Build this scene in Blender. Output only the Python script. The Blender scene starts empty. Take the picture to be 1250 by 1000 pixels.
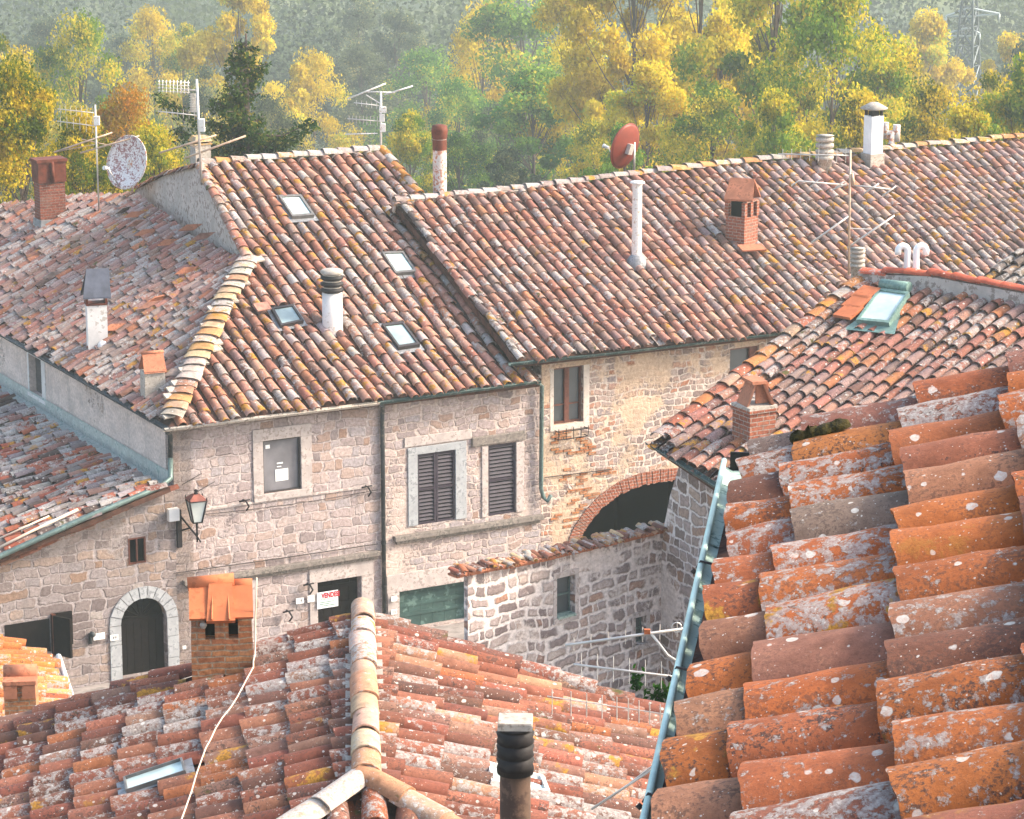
import bpy, bmesh, math, random
import numpy as np
from mathutils import Vector, noise
from mathutils.geometry import tessellate_polygon
R = math.radians
rng = np.random.default_rng(7)
random.seed(7)
C = bpy.context.scene.collection
sin, cos, pi = math.sin, math.cos, math.pi

# ---------------------------------------------------------------- camera model
FPX = 3500.0; PIT = R(13.7); CAMZ = 20.0
CAM = Vector((0, 0, CAMZ))
FWD = Vector((0, cos(PIT), -sin(PIT))); UPV = Vector((0, sin(PIT), cos(PIT)))
def ray(x, y): return FWD + Vector((1, 0, 0)) * ((x - 625) / FPX) + UPV * ((500 - y) / FPX)
def at(x, y, Y):
    d = ray(x, y); return CAM + d * (Y / d.y)
def hit(x, y, O, N):
    d = ray(x, y); return CAM + d * ((O - CAM).dot(N) / d.dot(N))
def azv(az): return Vector((sin(R(az)), cos(R(az)), 0))
Z = Vector((0, 0, 1))

class Fr:
    """a plane: origin, S along, T up, N outward"""
    def __init__(s, O, S, T): s.O = Vector(O); s.S = S.normalized(); s.T = T.normalized(); s.N = s.S.cross(s.T).normalized()
    def p(s, a, b, n=0): return s.O + s.S * a + s.T * b + s.N * n
    def px(s, x, y, n=0):
        h = hit(x, y, s.O + s.N * n, s.N) - s.O; return (h.dot(s.S), h.dot(s.T))
    def P(s, x, y, n=0):
        a, b = s.px(x, y, n); return s.p(a, b, n)
    def shift(s, n): return Fr(s.O + s.N * n, s.S, s.T)
def wallF(O, az): return Fr(O, azv(az), Z)
def roofF(O, az, e):
    r = azv(az - 90); return Fr(O, azv(az), r * cos(R(e)) + Z * sin(R(e)))

def lin(c):
    return tuple((v / 255 / 12.92 if v / 255 <= .04045 else ((v / 255 + .055) / 1.055) ** 2.4) for v in c)

# ---------------------------------------------------------------- materials
class NT:
    def __init__(s, name):
        s.m = bpy.data.materials.new(name); s.m.use_nodes = True
        s.t = s.m.node_tree; s.t.nodes.clear()
        s.out = s.n('ShaderNodeOutputMaterial')
        s.b = s.n('ShaderNodeBsdfPrincipled'); s.l(s.b.outputs[0], s.out.inputs[0])
        s.b.inputs['Roughness'].default_value = .85
        s.b.inputs['Specular IOR Level'].default_value = .25
    def n(s, t, **k):
        n = s.t.nodes.new(t)
        for a, b in k.items(): setattr(n, a, b)
        return n
    def l(s, a, b): s.t.links.new(a, b)
    def put(s, i, v):
        if isinstance(v, bpy.types.NodeSocket): s.l(v, i)
        elif v is not None:
            if isinstance(v, (tuple, list)) and len(v) == 3 and i.type == 'RGBA': v = (*v, 1)
            i.default_value = v
    def math(s, op, a, b=None, c=None, clamp=False):
        n = s.n('ShaderNodeMath', operation=op, use_clamp=clamp)
        for i, v in enumerate((a, b, c)): 
            if v is not None: s.put(n.inputs[i], v)
        return n.outputs[0]
    def vmath(s, op, a, b=None):
        n = s.n('ShaderNodeVectorMath', operation=op); s.put(n.inputs[0], a)
        if b is not None: s.put(n.inputs[3] if op == 'SCALE' else n.inputs[1], b)
        return n.outputs[0]
    def mix(s, f, a, b, mode='MIX'):
        n = s.n('ShaderNodeMix', data_type='RGBA', blend_type=mode, clamp_factor=True)
        s.put(n.inputs[0], f); s.put(n.inputs[6], a); s.put(n.inputs[7], b); return n.outputs[2]
    def noise(s, v, sc, det=4, rough=.6, col=False):
        n = s.n('ShaderNodeTexNoise'); s.put(n.inputs['Vector'], v); n.inputs['Scale'].default_value = sc
        n.inputs['Detail'].default_value = det; n.inputs['Roughness'].default_value = rough
        return n.outputs['Color' if col else 'Fac']
    def step(s, v, a, b):
        n = s.n('ShaderNodeMapRange', interpolation_type='SMOOTHSTEP'); s.put(n.inputs[0], v)
        n.inputs[1].default_value = a; n.inputs[2].default_value = b; return n.outputs[0]
    def voro(s, v, sc, feat='F1', dim='3D', rnd=1.):
        n = s.n('ShaderNodeTexVoronoi', feature=feat, voronoi_dimensions=dim); s.put(n.inputs['Vector'], v)
        n.inputs['Scale'].default_value = sc; n.inputs['Randomness'].default_value = rnd; return n
    def ramp(s, f, stops, interp='LINEAR'):
        n = s.n('ShaderNodeValToRGB'); s.put(n.inputs[0], f); r = n.color_ramp; r.interpolation = interp
        while len(r.elements) < len(stops): r.elements.new(.5)
        for e, (p, c) in zip(r.elements, stops): e.position = p; e.color = (*lin(c), 1)
        return n.outputs[0]
    def bump(s, h, st, d):
        n = s.n('ShaderNodeBump'); n.inputs['Strength'].default_value = st; n.inputs['Distance'].default_value = d
        s.put(n.inputs['Height'], h); s.l(n.outputs[0], s.b.inputs['Normal'])
    def col(s, c): s.put(s.b.inputs['Base Color'], c)
    def obj(s): return s.n('ShaderNodeTexCoord').outputs['Object']
    def uv(s): return s.n('ShaderNodeTexCoord').outputs['UV']
    def attr(s, n_): return s.n('ShaderNodeAttribute', attribute_name=n_)

def _course(m, uv, cx, cy, warp):
    """irregular coursed blocks: distance to the joint and a random value per block"""
    w = m.vmath('SCALE', m.vmath('SUBTRACT', m.noise(uv, 1.3, 3, .55, True), (.5, .5, .5)), .34)
    w2 = m.vmath('SCALE', m.vmath('SUBTRACT', m.noise(uv, 7, 3, .6, True), (.5, .5, .5)), .10)
    q = m.vmath('ADD', uv, m.vmath('ADD', w, w2)); s = m.n('ShaderNodeSeparateXYZ'); m.l(q, s.inputs[0])
    v = m.math('DIVIDE', s.outputs[1], cy); row = m.math('FLOOR', v); fv = m.math('SUBTRACT', v, row)
    def rnd(a, k):
        n = m.n('ShaderNodeTexWhiteNoise', noise_dimensions='1D'); m.l(m.math('ADD', a, k), n.inputs['W']); return n.outputs['Value']
    rr = rnd(row, .37); cw = m.math('MULTIPLY_ADD', rnd(row, 7.1), cx * .7, cx * .65)
    u = m.math('ADD', m.math('DIVIDE', s.outputs[0], cw), m.math('MULTIPLY', rr, 7.)); 
    # blocks of uneven width: bend u
    u = m.math('ADD', u, m.math('MULTIPLY', m.math('SINE', m.math('MULTIPLY_ADD', u, 2.1, row)), .28))
    ci = m.math('FLOOR', u); fu = m.math('SUBTRACT', u, ci)
    n2 = m.n('ShaderNodeTexWhiteNoise', noise_dimensions='2D'); c = m.n('ShaderNodeCombineXYZ'); m.l(ci, c.inputs[0]); m.l(row, c.inputs[1]); m.l(c.outputs[0], n2.inputs['Vector'])
    du = m.math('MULTIPLY', m.math('MINIMUM', fu, m.math('SUBTRACT', 1, fu)), cx / cy); dv = m.math('MINIMUM', fv, m.math('SUBTRACT', 1, fv))
    sm = m.n('ShaderNodeMath', operation='SMOOTH_MIN'); m.put(sm.inputs[0], du); m.put(sm.inputs[1], dv); sm.inputs[2].default_value = .22
    return sm.outputs[0], n2.outputs['Value']
NT.course = _course
def tile_mat(name, lich=.5, spots=.4, yel=.25, dark=.5, bd=.006, fs=1., lb=1.):
    m = NT(name); tc = m.attr('tc').outputs['Color']; tr = m.attr('tr')
    sep = m.n('ShaderNodeSeparateXYZ'); m.l(tr.outputs['Vector'], sep.inputs[0]); rx, ry, rz = sep.outputs
    v = m.vmath('ADD', m.obj(), m.vmath('SCALE', tr.outputs['Vector'], 31.))
    n0 = m.noise(v, 5 * fs ** .5, 6, .68); n1 = m.noise(v, 9 * fs, 9, .76); n2 = m.noise(v, 26 * fs, 6, .72); n3 = m.noise(v, 3.2 * fs, 3)
    pt = m.noise(v, 70 * fs, 3, .6)
    base = m.mix(1, tc, m.ramp(n0, [(.25, (150, 140, 135)), (.5, (215, 208, 205)), (.75, (255, 250, 240))]), 'MULTIPLY')
    # dark biological crust
    dk = m.step(m.math('ADD', n2, m.math('MULTIPLY', m.math('SUBTRACT', n0, .5), .8)), .6 - .12 * dark, .74 - .1 * dark)
    dk = m.math('MULTIPLY', dk, m.math('MULTIPLY_ADD', rz, .6, .35 * dark))
    base = m.mix(dk, base, lin((62, 48, 44)))
    base = m.mix(m.math('MULTIPLY', m.step(pt, .58, .68), .45), base, lin((70, 50, 42)))
    # pale grey lichen
    k = m.math('ADD', n1, m.math('MULTIPLY', m.math('SUBTRACT', rx, .72 - .3 * lich), .34))
    lm = m.step(k, .55, .61)
    lm = m.math('MULTIPLY', lm, m.math('MULTIPLY_ADD', n2, .9, .3, True))
    lc = m.ramp(n2, [(.3, tuple(lb * c for c in (112, 106, 102))), (.55, tuple(lb * c for c in (166, 160, 154))), (.75, tuple(lb * c for c in (196, 190, 180)))])
    base = m.mix(lm, base, lc)
    # round white spots
    wv = m.vmath('ADD', v, m.vmath('SCALE', m.noise(v, 30, 2, .5, True), .02))
    vo = m.voro(wv, 15 * fs ** .3); vs = m.n('ShaderNodeSeparateColor'); m.l(vo.outputs['Color'], vs.inputs[0])
    rad = m.math('MULTIPLY_ADD', m.math('POWER', vs.outputs[0], 2.2), .44, -.02)
    sp = m.math('MULTIPLY', m.step(m.math('SUBTRACT', rad, vo.outputs['Distance']), 0, .06), m.math('GREATER_THAN', vs.outputs[1], 1 - spots))
    sp = m.math('MULTIPLY', sp, m.math('MULTIPLY_ADD', n2, 1.3, -.05, True))
    base = m.mix(sp, base, lin((205, 200, 190)))
    vo2 = m.voro(wv, 34 * fs); v2 = m.n('ShaderNodeSeparateColor'); m.l(vo2.outputs['Color'], v2.inputs[0])
    s2 = m.math('MULTIPLY', m.step(m.math('SUBTRACT', m.math('MULTIPLY_ADD', v2.outputs[0], .4, -.04), vo2.outputs['Distance']), 0, .1), m.math('GREATER_THAN', m.math('ADD', v2.outputs[1], m.math('MULTIPLY', n0, .9)), 1.42 - spots * .5))
    base = m.mix(m.math('MULTIPLY', s2, .8), base, lin((192, 186, 176)))
    # ochre lichen
    ym = m.math('MULTIPLY', m.step(m.math('ADD', n3, m.math('MULTIPLY', n2, .25)), .66, .74), m.step(ry, 1 - yel, 1.05 - yel * .9))
    base = m.mix(ym, base, m.ramp(n2, [(.35, (104, 74, 30)), (.6, (176, 126, 48))]))
    # moss
    mm = m.math('MULTIPLY', m.step(m.noise(m.vmath('ADD', v, (5., 3., 9.)), 4.5, 5), .6, .68), m.step(rz, .78, .84))
    base = m.mix(mm, base, m.ramp(n2, [(.3, (38, 36, 20)), (.65, (88, 82, 36))]))
    m.col(base); m.b.inputs['Roughness'].default_value = .8
    h = m.math('ADD', m.math('MULTIPLY', n1, 1.), m.math('ADD', m.math('MULTIPLY', lm, .4), m.math('MULTIPLY', n2, .5)))
    m.bump(h, .7, bd); return m.m

def stone_mat(name, cx=.42, cy=.27, mw=.07, ramp=None, mortar=(190, 175, 165), plaster=0., pcol=(205, 185, 165), rnd=.8, contrast=1., bd=.03, pscale=.45, warp=.09, course=False):
    m = NT(name); uv = m.uv()
    w = m.vmath('SCALE', m.vmath('SUBTRACT', m.noise(uv, 2.2, 4, .6, True), (.5, .5, .5)), warp * 5)
    mp = m.n('ShaderNodeMapping'); m.l(m.vmath('ADD', uv, m.vmath('MULTIPLY', w, (cx, cy, 0))), mp.inputs[0])
    mp.inputs['Scale'].default_value = (1 / cx, 1 / cy, 1)
    vc = m.voro(mp.outputs[0], 1, 'F1', '2D', rnd); ve = m.voro(mp.outputs[0], 1, 'DISTANCE_TO_EDGE', '2D', rnd)
    sc = m.n('ShaderNodeSeparateColor'); m.l(vc.outputs['Color'], sc.inputs[0]); edge0, cid = ve.outputs['Distance'], sc.outputs[0]
    if course: edge0, cid = m.course(uv, cx, cy, warp)
    nf = m.noise(uv, 14, 8, .7); nb = m.noise(uv, 50, 5, .7); nl = m.noise(uv, pscale, 6, .62); nm = m.noise(uv, 1.6, 5, .6)
    edge = m.math('ADD', edge0, m.math('MULTIPLY', m.math('SUBTRACT', nf, .5), .12))
    mask = m.step(edge, mw * .6, mw * 1.5)
    ramp = ramp or [(0, (120, 104, 96)), (.16, (158, 140, 130)), (.34, (176, 158, 150)), (.5, (150, 142, 140)), (.66, (188, 168, 152)), (.82, (170, 138, 118)), (.93, (150, 112, 84)), (1, (196, 182, 172))]
    stc = m.ramp(cid, ramp, 'CONSTANT' if contrast > 1 else 'LINEAR')
    stc = m.mix(1, stc, m.ramp(nf, [(.3, (178, 172, 170)), (.7, (255, 255, 255))]), 'MULTIPLY')
    stc = m.mix(m.math('MULTIPLY', m.step(nb, .62, .7), .45), stc, lin((80, 72, 68)))
    mc = m.mix(1, (*lin(mortar), 1), m.ramp(nf, [(.25, (170, 165, 160)), (.6, (255, 255, 255))]), 'MULTIPLY')
    c = m.mix(mask, mc, stc)
    crev = m.math('MULTIPLY', m.math('MULTIPLY', m.step(edge, mw * .2, mw), m.math('SUBTRACT', 1, m.step(edge, mw, mw * 2.4))), m.step(nm, .42, .62))
    c = m.mix(m.math('MULTIPLY', crev, .5), c, lin((96, 82, 78)))
    if plaster > 0:
        pm = m.step(m.math('ADD', nl, m.math('MULTIPLY', m.math('SUBTRACT', nf, .5), .18)), .62 - plaster * .24, .68 - plaster * .22)
        pc = m.mix(m.step(nm, .35, .65), lin(pcol), lin(tuple(v * .9 for v in pcol)))
        pc = m.mix(1, pc, m.ramp(nf, [(.3, (205, 200, 196)), (.65, (255, 255, 255))]), 'MULTIPLY')
        c = m.mix(m.math('MULTIPLY', pm, .92), c, pc)
        hm = m.math('MULTIPLY', mask, m.math('SUBTRACT', 1, m.math('MULTIPLY', pm, .8)))
    else: hm = mask
    # weathering stains
    c = m.mix(m.math('MULTIPLY', m.step(m.noise(m.vmath('MULTIPLY', uv, (1.3, .35, 1.)), 1.1, 6, .65), .52, .72), .42), c, lin((118, 112, 110)))
    m.col(c); m.b.inputs['Roughness'].default_value = .92
    m.bump(m.math('ADD', m.math('MULTIPLY', hm, 1.), m.math('MULTIPLY', nf, .7)), .8, bd); return m.m

def brick_mat(name, c1=(172, 104, 78), c2=(150, 84, 62), mort=(172, 158, 146), bw=.24, bh=.075, rough=0.):
    m = NT(name); uv = m.uv()
    w = m.vmath('SCALE', m.vmath('SUBTRACT', m.noise(uv, 6, 3, .6, True), (.5, .5, .5)), .02 + rough)
    b = m.n('ShaderNodeTexBrick'); m.l(m.vmath('ADD', uv, w), b.inputs['Vector'])
    b.inputs['Scale'].default_value = 1; b.inputs['Brick Width'].default_value = bw; b.inputs['Row Height'].default_value = bh
    b.inputs['Mortar Size'].default_value = .009; b.inputs['Mortar Smooth'].default_value = .3
    b.inputs['Color1'].default_value = (*lin(c1), 1); b.inputs['Color2'].default_value = (*lin(c2), 1); b.inputs['Mortar'].default_value = (*lin(mort), 1)
    nf = m.noise(uv, 18, 6, .7); n2 = m.noise(uv, 2.5, 4)
    c = m.mix(1, b.outputs['Color'], m.ramp(nf, [(.3, (150, 140, 135)), (.65, (255, 255, 255))]), 'MULTIPLY')
    c = m.mix(m.math('MULTIPLY', m.step(n2, .52, .7), .5), c, lin((110, 98, 88)))
    m.col(c); m.bump(m.math('ADD', m.math('MULTIPLY', b.outputs['Fac'], -1.), m.math('MULTIPLY', nf, .5)), .8, .012); return m.m

def plain(name, c, rough=.7, metal=0., var=.25, sc=6, bump=.2, stain=None, sta=.5, bd=.01, coord='obj', spec=.25):
    m = NT(name); m.b.inputs['Specular IOR Level'].default_value = spec; v = m.obj(); n = m.noise(v, sc, 6, .65); n2 = m.noise(v, sc * 4.3, 4, .65)
    k = 1 - var
    cc = m.mix(m.step(n, .3, .7), lin(tuple(x * k for x in c)), lin(c))
    if stain:
        cc = m.mix(m.math('MULTIPLY', m.step(m.math('ADD', n2, m.math('MULTIPLY', m.math('SUBTRACT', n, .5), .7)), .62 - sta * .22, .7 - sta * .18), .85), cc, lin(stain))
    m.col(cc); m.b.inputs['Roughness'].default_value = rough; m.b.inputs['Metallic'].default_value = metal
    if bump: m.bump(m.math('ADD', n, n2), bump, bd)
    return m.m

def glass_mat(name, c, rough=.12, spec=.6):
    m = NT(name); n = m.noise(m.obj(), 1.4, 4)
    m.col(m.mix(m.step(n, .3, .7), lin(tuple(v * .8 for v in c)), lin(c)))
    m.b.inputs['Roughness'].default_value = rough; m.b.inputs['Specular IOR Level'].default_value = spec; return m.m

def leaf_mat(name, a, b, c=None, sc=.25, kt=.3):
    m = NT(name); m.t.nodes.remove(m.b)
    info = m.n('ShaderNodeObjectInfo'); tr = m.attr('tr').outputs['Fac']

    comb = m.n('ShaderNodeCombineXYZ'); m.l(m.math('MULTIPLY', info.outputs['Random'], 97.), comb.inputs[0])
    v = m.vmath('ADD', m.obj(), comb.outputs[0])
    n = m.noise(v, sc, 3, .6)
    cc = m.mix(m.step(m.math('ADD', n, m.math('MULTIPLY', m.math('SUBTRACT', tr, .5), kt)), .4, .6), lin(a), lin(b))
    if c: cc = m.mix(m.step(tr, .8, .95), cc, lin(c))
    cc = m.mix(1, cc, m.ramp(tr, [(0, (170, 170, 170)), (1, (255, 255, 255))]), 'MULTIPLY')
    d = m.n('ShaderNodeBsdfDiffuse'); t = m.n('ShaderNodeBsdfTranslucent'); m.put(d.inputs[0], cc); m.put(t.inputs[0], cc)
    mx = m.n('ShaderNodeMixShader'); mx.inputs[0].default_value = .5
    m.l(d.outputs[0], mx.inputs[1]); m.l(t.outputs[0], mx.inputs[2]); m.l(mx.outputs[0], m.out.inputs[0]); return m.m

# ---------------------------------------------------------------- object helpers
def tag(o, label=None, cat=None, group=None, kind=None):
    if label: o['label'] = label
    if cat: o['category'] = cat
    if group: o['group'] = group
    if kind: o['kind'] = kind
    return o
def thing(name, label, cat, loc, group=None):
    o = bpy.data.objects.new(name, None); C.objects.link(o); o.location = loc; o.empty_display_size = .3
    return tag(o, label, cat, group)
def rootof(p):
    l = Vector((0, 0, 0))
    while p is not None: l = l + p.location; p = p.parent
    return l
def link(me, name, mat, parent=None):
    o = bpy.data.objects.new(name, me)
    if mat is not None and len(me.materials) == 0: me.materials.append(mat)
    C.objects.link(o)
    if parent is not None: o.parent = parent
    return o

class MB:
    def __init__(s): s.v = []; s.f = []; s.sm = []
    def add(s, vs, fs, smooth=False):
        k = len(s.v); s.v += [tuple(v) for v in vs]; s.f += [tuple(i + k for i in f) for f in fs]; s.sm += [smooth] * len(fs); return s
    def obox(s, F, a0, a1, b0, b1, n0, n1):
        vs = [F.p(a, b, n) for n in (n0, n1) for b in (b0, b1) for a in (a0, a1)]
        return s.add(vs, [(0, 2, 3, 1), (4, 5, 7, 6), (0, 1, 5, 4), (2, 6, 7, 3), (0, 4, 6, 2), (1, 3, 7, 5)])
    def cbox(s, c, az, wx, wy, z0, z1, tp=1., jit=0):
        """box centred on c (x,y), width wx along az, wy across"""
        u = azv(az); w = Vector((u.y, -u.x, 0)); c = Vector((c[0], c[1], 0)); vs = []
        for z, k in ((z0, 1), (z1, tp)):
            for b in (-1, 1):
                for a in (-1, 1): vs.append(c + u * a * wx * .5 * k + w * b * wy * .5 * k + Z * z)
        return s.add(vs, [(0, 1, 3, 2), (4, 6, 7, 5), (0, 4, 5, 1), (2, 3, 7, 6), (0, 2, 6, 4), (1, 5, 7, 3)])
    def tube(s, pts, r, seg=8, cap=True, r1=None):
        pts = [Vector(p) for p in pts]; k0 = len(s.v); n = len(pts); prev = None
        for i, p in enumerate(pts):
            d = (pts[min(i + 1, n - 1)] - pts[max(i - 1, 0)]).normalized()
            a = prev if prev is not None else (Vector((0, 0, 1)) if abs(d.z) < .9 else Vector((1, 0, 0)))
            b = d.cross(a).normalized(); a = b.cross(d).normalized(); prev = a
            rr = r if r1 is None else r + (r1 - r) * i / (n - 1)
            for j in range(seg):
                t = 2 * pi * j / seg; s.v.append(tuple(p + a * cos(t) * rr + b * sin(t) * rr))
        for i in range(n - 1):
            for j in range(seg):
                q = k0 + i * seg; s.f.append((q + j, q + (j + 1) % seg, q + seg + (j + 1) % seg, q + seg + j)); s.sm.append(seg > 5)
        if cap:
            s.f.append(tuple(k0 + j for j in range(seg))[::-1]); s.sm.append(False)
            s.f.append(tuple(k0 + (n - 1) * seg + j for j in range(seg))); s.sm.append(False)
        return s
    def lathe(s, c, prof, seg=20, ax=Z, smooth=True):
        ax = ax.normalized(); a = Vector((1, 0, 0)) if abs(ax.x) < .8 else Vector((0, 1, 0)); b = ax.cross(a).normalized(); a = b.cross(ax).normalized(); c = Vector(c)
        k0 = len(s.v)
        for r, h in prof:
            for j in range(seg):
                t = 2 * pi * j / seg; s.v.append(tuple(c + ax * h + a * cos(t) * r + b * sin(t) * r))
        for i in range(len(prof) - 1):
            for j in range(seg):
                q = k0 + i * seg; s.f.append((q + j, q + (j + 1) % seg, q + seg + (j + 1) % seg, q + seg + j)); s.sm.append(smooth)
        return s
    def poly(s, vs, n=None):
        """flat tessellated polygon(s): vs = list of loops"""
        vs = [[Vector(p) for p in l] for l in vs]; flat = [p for l in vs for p in l]
        tr = tessellate_polygon(vs)
        out = []
        for t in tr:
            a, b, c = (flat[i] for i in t); nn = (b - a).cross(c - a)
            out.append(t if n is None or nn.dot(n) > 0 else t[::-1])
        return s.add(flat, out)
    def build(s, name, mat, parent=None, bevel=0):
        off = rootof(parent) if parent is not None else Vector((0, 0, 0))
        me = bpy.data.meshes.new(name)
        me.from_pydata([tuple(Vector(v) - off) for v in s.v], [], s.f); me.update()
        me.polygons.foreach_set('use_smooth', s.sm)
        uvl = me.uv_layers.new(name='UVMap'); data = np.zeros(len(me.loops) * 2)
        vv = s.v
        for p in me.polygons:
            n = p.normal
            for li in p.loop_indices:
                x, y, z = vv[me.loops[li].vertex_index]
                if abs(n.z) > .75: u, w = x, y
                else:
                    L = math.hypot(n.x, n.y); u, w = (-n.y * x + n.x * y) / L, z
                data[2 * li] = u; data[2 * li + 1] = w
        uvl.data.foreach_set('uv', data)
        o = link(me, name, mat, parent)
        if bevel:
            b = o.modifiers.new('Bevel', 'BEVEL'); b.width = bevel; b.segments = 2; b.limit_method = 'ANGLE'
        return o

def inside(poly, x, y):
    r = np.zeros(x.shape, bool); n = len(poly)
    for i in range(n):
        x0, y0 = poly[i]; x1, y1 = poly[(i + 1) % n]
        c = ((y0 > y) != (y1 > y)) & (x < (x1 - x0) * (y - y0) / (y1 - y0 + 1e-12) + x0); r ^= c
    return r

def np_mesh(name, V, Fq, mat, parent, attrs=None, smooth=None):
    off = rootof(parent) if parent is not None else Vector((0, 0, 0))
    V = V - np.array(off)
    me = bpy.data.meshes.new(name); nq = len(Fq)
    me.vertices.add(len(V)); me.vertices.foreach_set('co', V.astype(np.float32).ravel())
    me.loops.add(nq * 4); me.loops.foreach_set('vertex_index', Fq.astype(np.int32).ravel())
    me.polygons.add(nq); me.polygons.foreach_set('loop_start', np.arange(0, nq * 4, 4, dtype=np.int32))
    me.polygons.foreach_set('loop_total', np.full(nq, 4, dtype=np.int32))
    me.update(calc_edges=True); me.validate()
    if smooth is not None: me.polygons.foreach_set('use_smooth', smooth)
    for k, a in (attrs or {}).items():
        at_ = me.attributes.new(k, 'FLOAT_COLOR', 'POINT'); at_.data.foreach_set('color', a.astype(np.float32).ravel())
    return link(me, name, mat, parent)

def tile_tmpl(w, L, zl, zu, seg=6, nl=2, th=.016, hump=.9, taper=.84, concave=False, full=False):
    """barrel tile; x across, y up the slope, z off the roof"""
    V = []; Fa = []; sm = []
    def arc(r, y, z):
        out = []
        for i in range(seg + 1):
            t = pi * (i / seg) ; x = -cos(t) * r; h = sin(t) * r * hump
            out.append((x, y, z + (-h if concave else h)))
        return out
    def ring(a): k = len(V); V.extend(a); return k
    def strip(k0, k1, s_, flip=False):
        for i in range(seg):
            f = (k0 + i, k0 + i + 1, k1 + i + 1, k1 + i); Fa.append(f[::-1] if flip else f); sm.append(s_)
    r0 = w / 2; ks = []
    for j in range(nl):
        u = j / (nl - 1); ks.append(ring(arc(r0 * (1 - (1 - taper) * u), L * u, zl + (zu - zl) * u)))
    for j in range(nl - 1): strip(ks[j], ks[j + 1], True, True)
    if not concave:
        a = ring(arc(r0, 0, zl)); b = ring(arc(r0 - th, 0, zl)); strip(a, b, False)
        li = L if full else L * .3; uu = li / L
        c = ring(arc(r0 - th, 0, zl)); d = ring(arc((r0 - th) * (1 - (1 - taper) * uu), li, zl + (zu - zl) * uu)); strip(c, d, True)
    else:
        a = ring(arc(r0, 0, zl)); b = ring(arc(r0 + th * .01, 0, zl - th)); strip(a, b, False)
    return np.array(V, float), np.array(Fa), np.array(sm, bool)

def pal(palette, n, rg):
    w = np.array([p[1] for p in palette], float); w /= w.sum()
    idx = rg.choice(len(palette), n, p=w); cols = np.array([lin(p[0]) for p in palette])[idx]
    cols = cols * rg.uniform(.84, 1.12, (n, 1)) * rg.uniform(.95, 1.05, (n, 3))
    return np.clip(cols, 0, 1)

def place_tiles(F, tmpl, s, t, col, rnd, yaw, dz, sx=None, pitchj=None, sag=None, sy=None, worn=1.):
    V, Fa, sm = tmpl; M = len(s); K = len(V)
    ph_ = np.random.default_rng(M * 7 + K).uniform(0, 6.28, (M, 4)); ph_ = ph_[:, :, None]; vx = V[None, :, 0]; vy = V[None, :, 1]
    wy = worn * .0028 * (np.sin(vx * 34 + ph_[:, 0]) + .7 * np.sin(vx * 88 + ph_[:, 1])) * (vy < .02)
    wz = worn * .0028 * (np.sin(vy * 11 + ph_[:, 2]) + .8 * np.sin(vy * 27 + vx * 21 + ph_[:, 3]))
    S = np.array(F.S); T = np.array(F.T); N = np.array(F.N); O = np.array(F.O)
    x = V[None, :, 0] * (np.ones((M, 1)) if sx is None else sx[:, None]); y = np.repeat(V[None, :, 1], M, 0) * (1 if sy is None else sy[:, None]) + wy; z = np.repeat(V[None, :, 2], M, 0) + wz
    c, sn = np.cos(yaw)[:, None], np.sin(yaw)[:, None]
    X = s[:, None] + x * c - y * sn; Y = t[:, None] + x * sn + y * c
    Zz = z + dz[:, None]
    if pitchj is not None: Zz = Zz + y * pitchj[:, None] + x * (pitchj[:, None] * 1.5)
    if sag is not None: Zz = Zz + sag(X, Y)
    P = O + X[..., None] * S + Y[..., None] * T + Zz[..., None] * N
    Fq = (Fa[None] + (np.arange(M) * K)[:, None, None]).reshape(-1, 4)
    return P.reshape(-1, 3), Fq, np.repeat(col, K, 0), np.repeat(rnd, K, 0), np.tile(sm, M)

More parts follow.
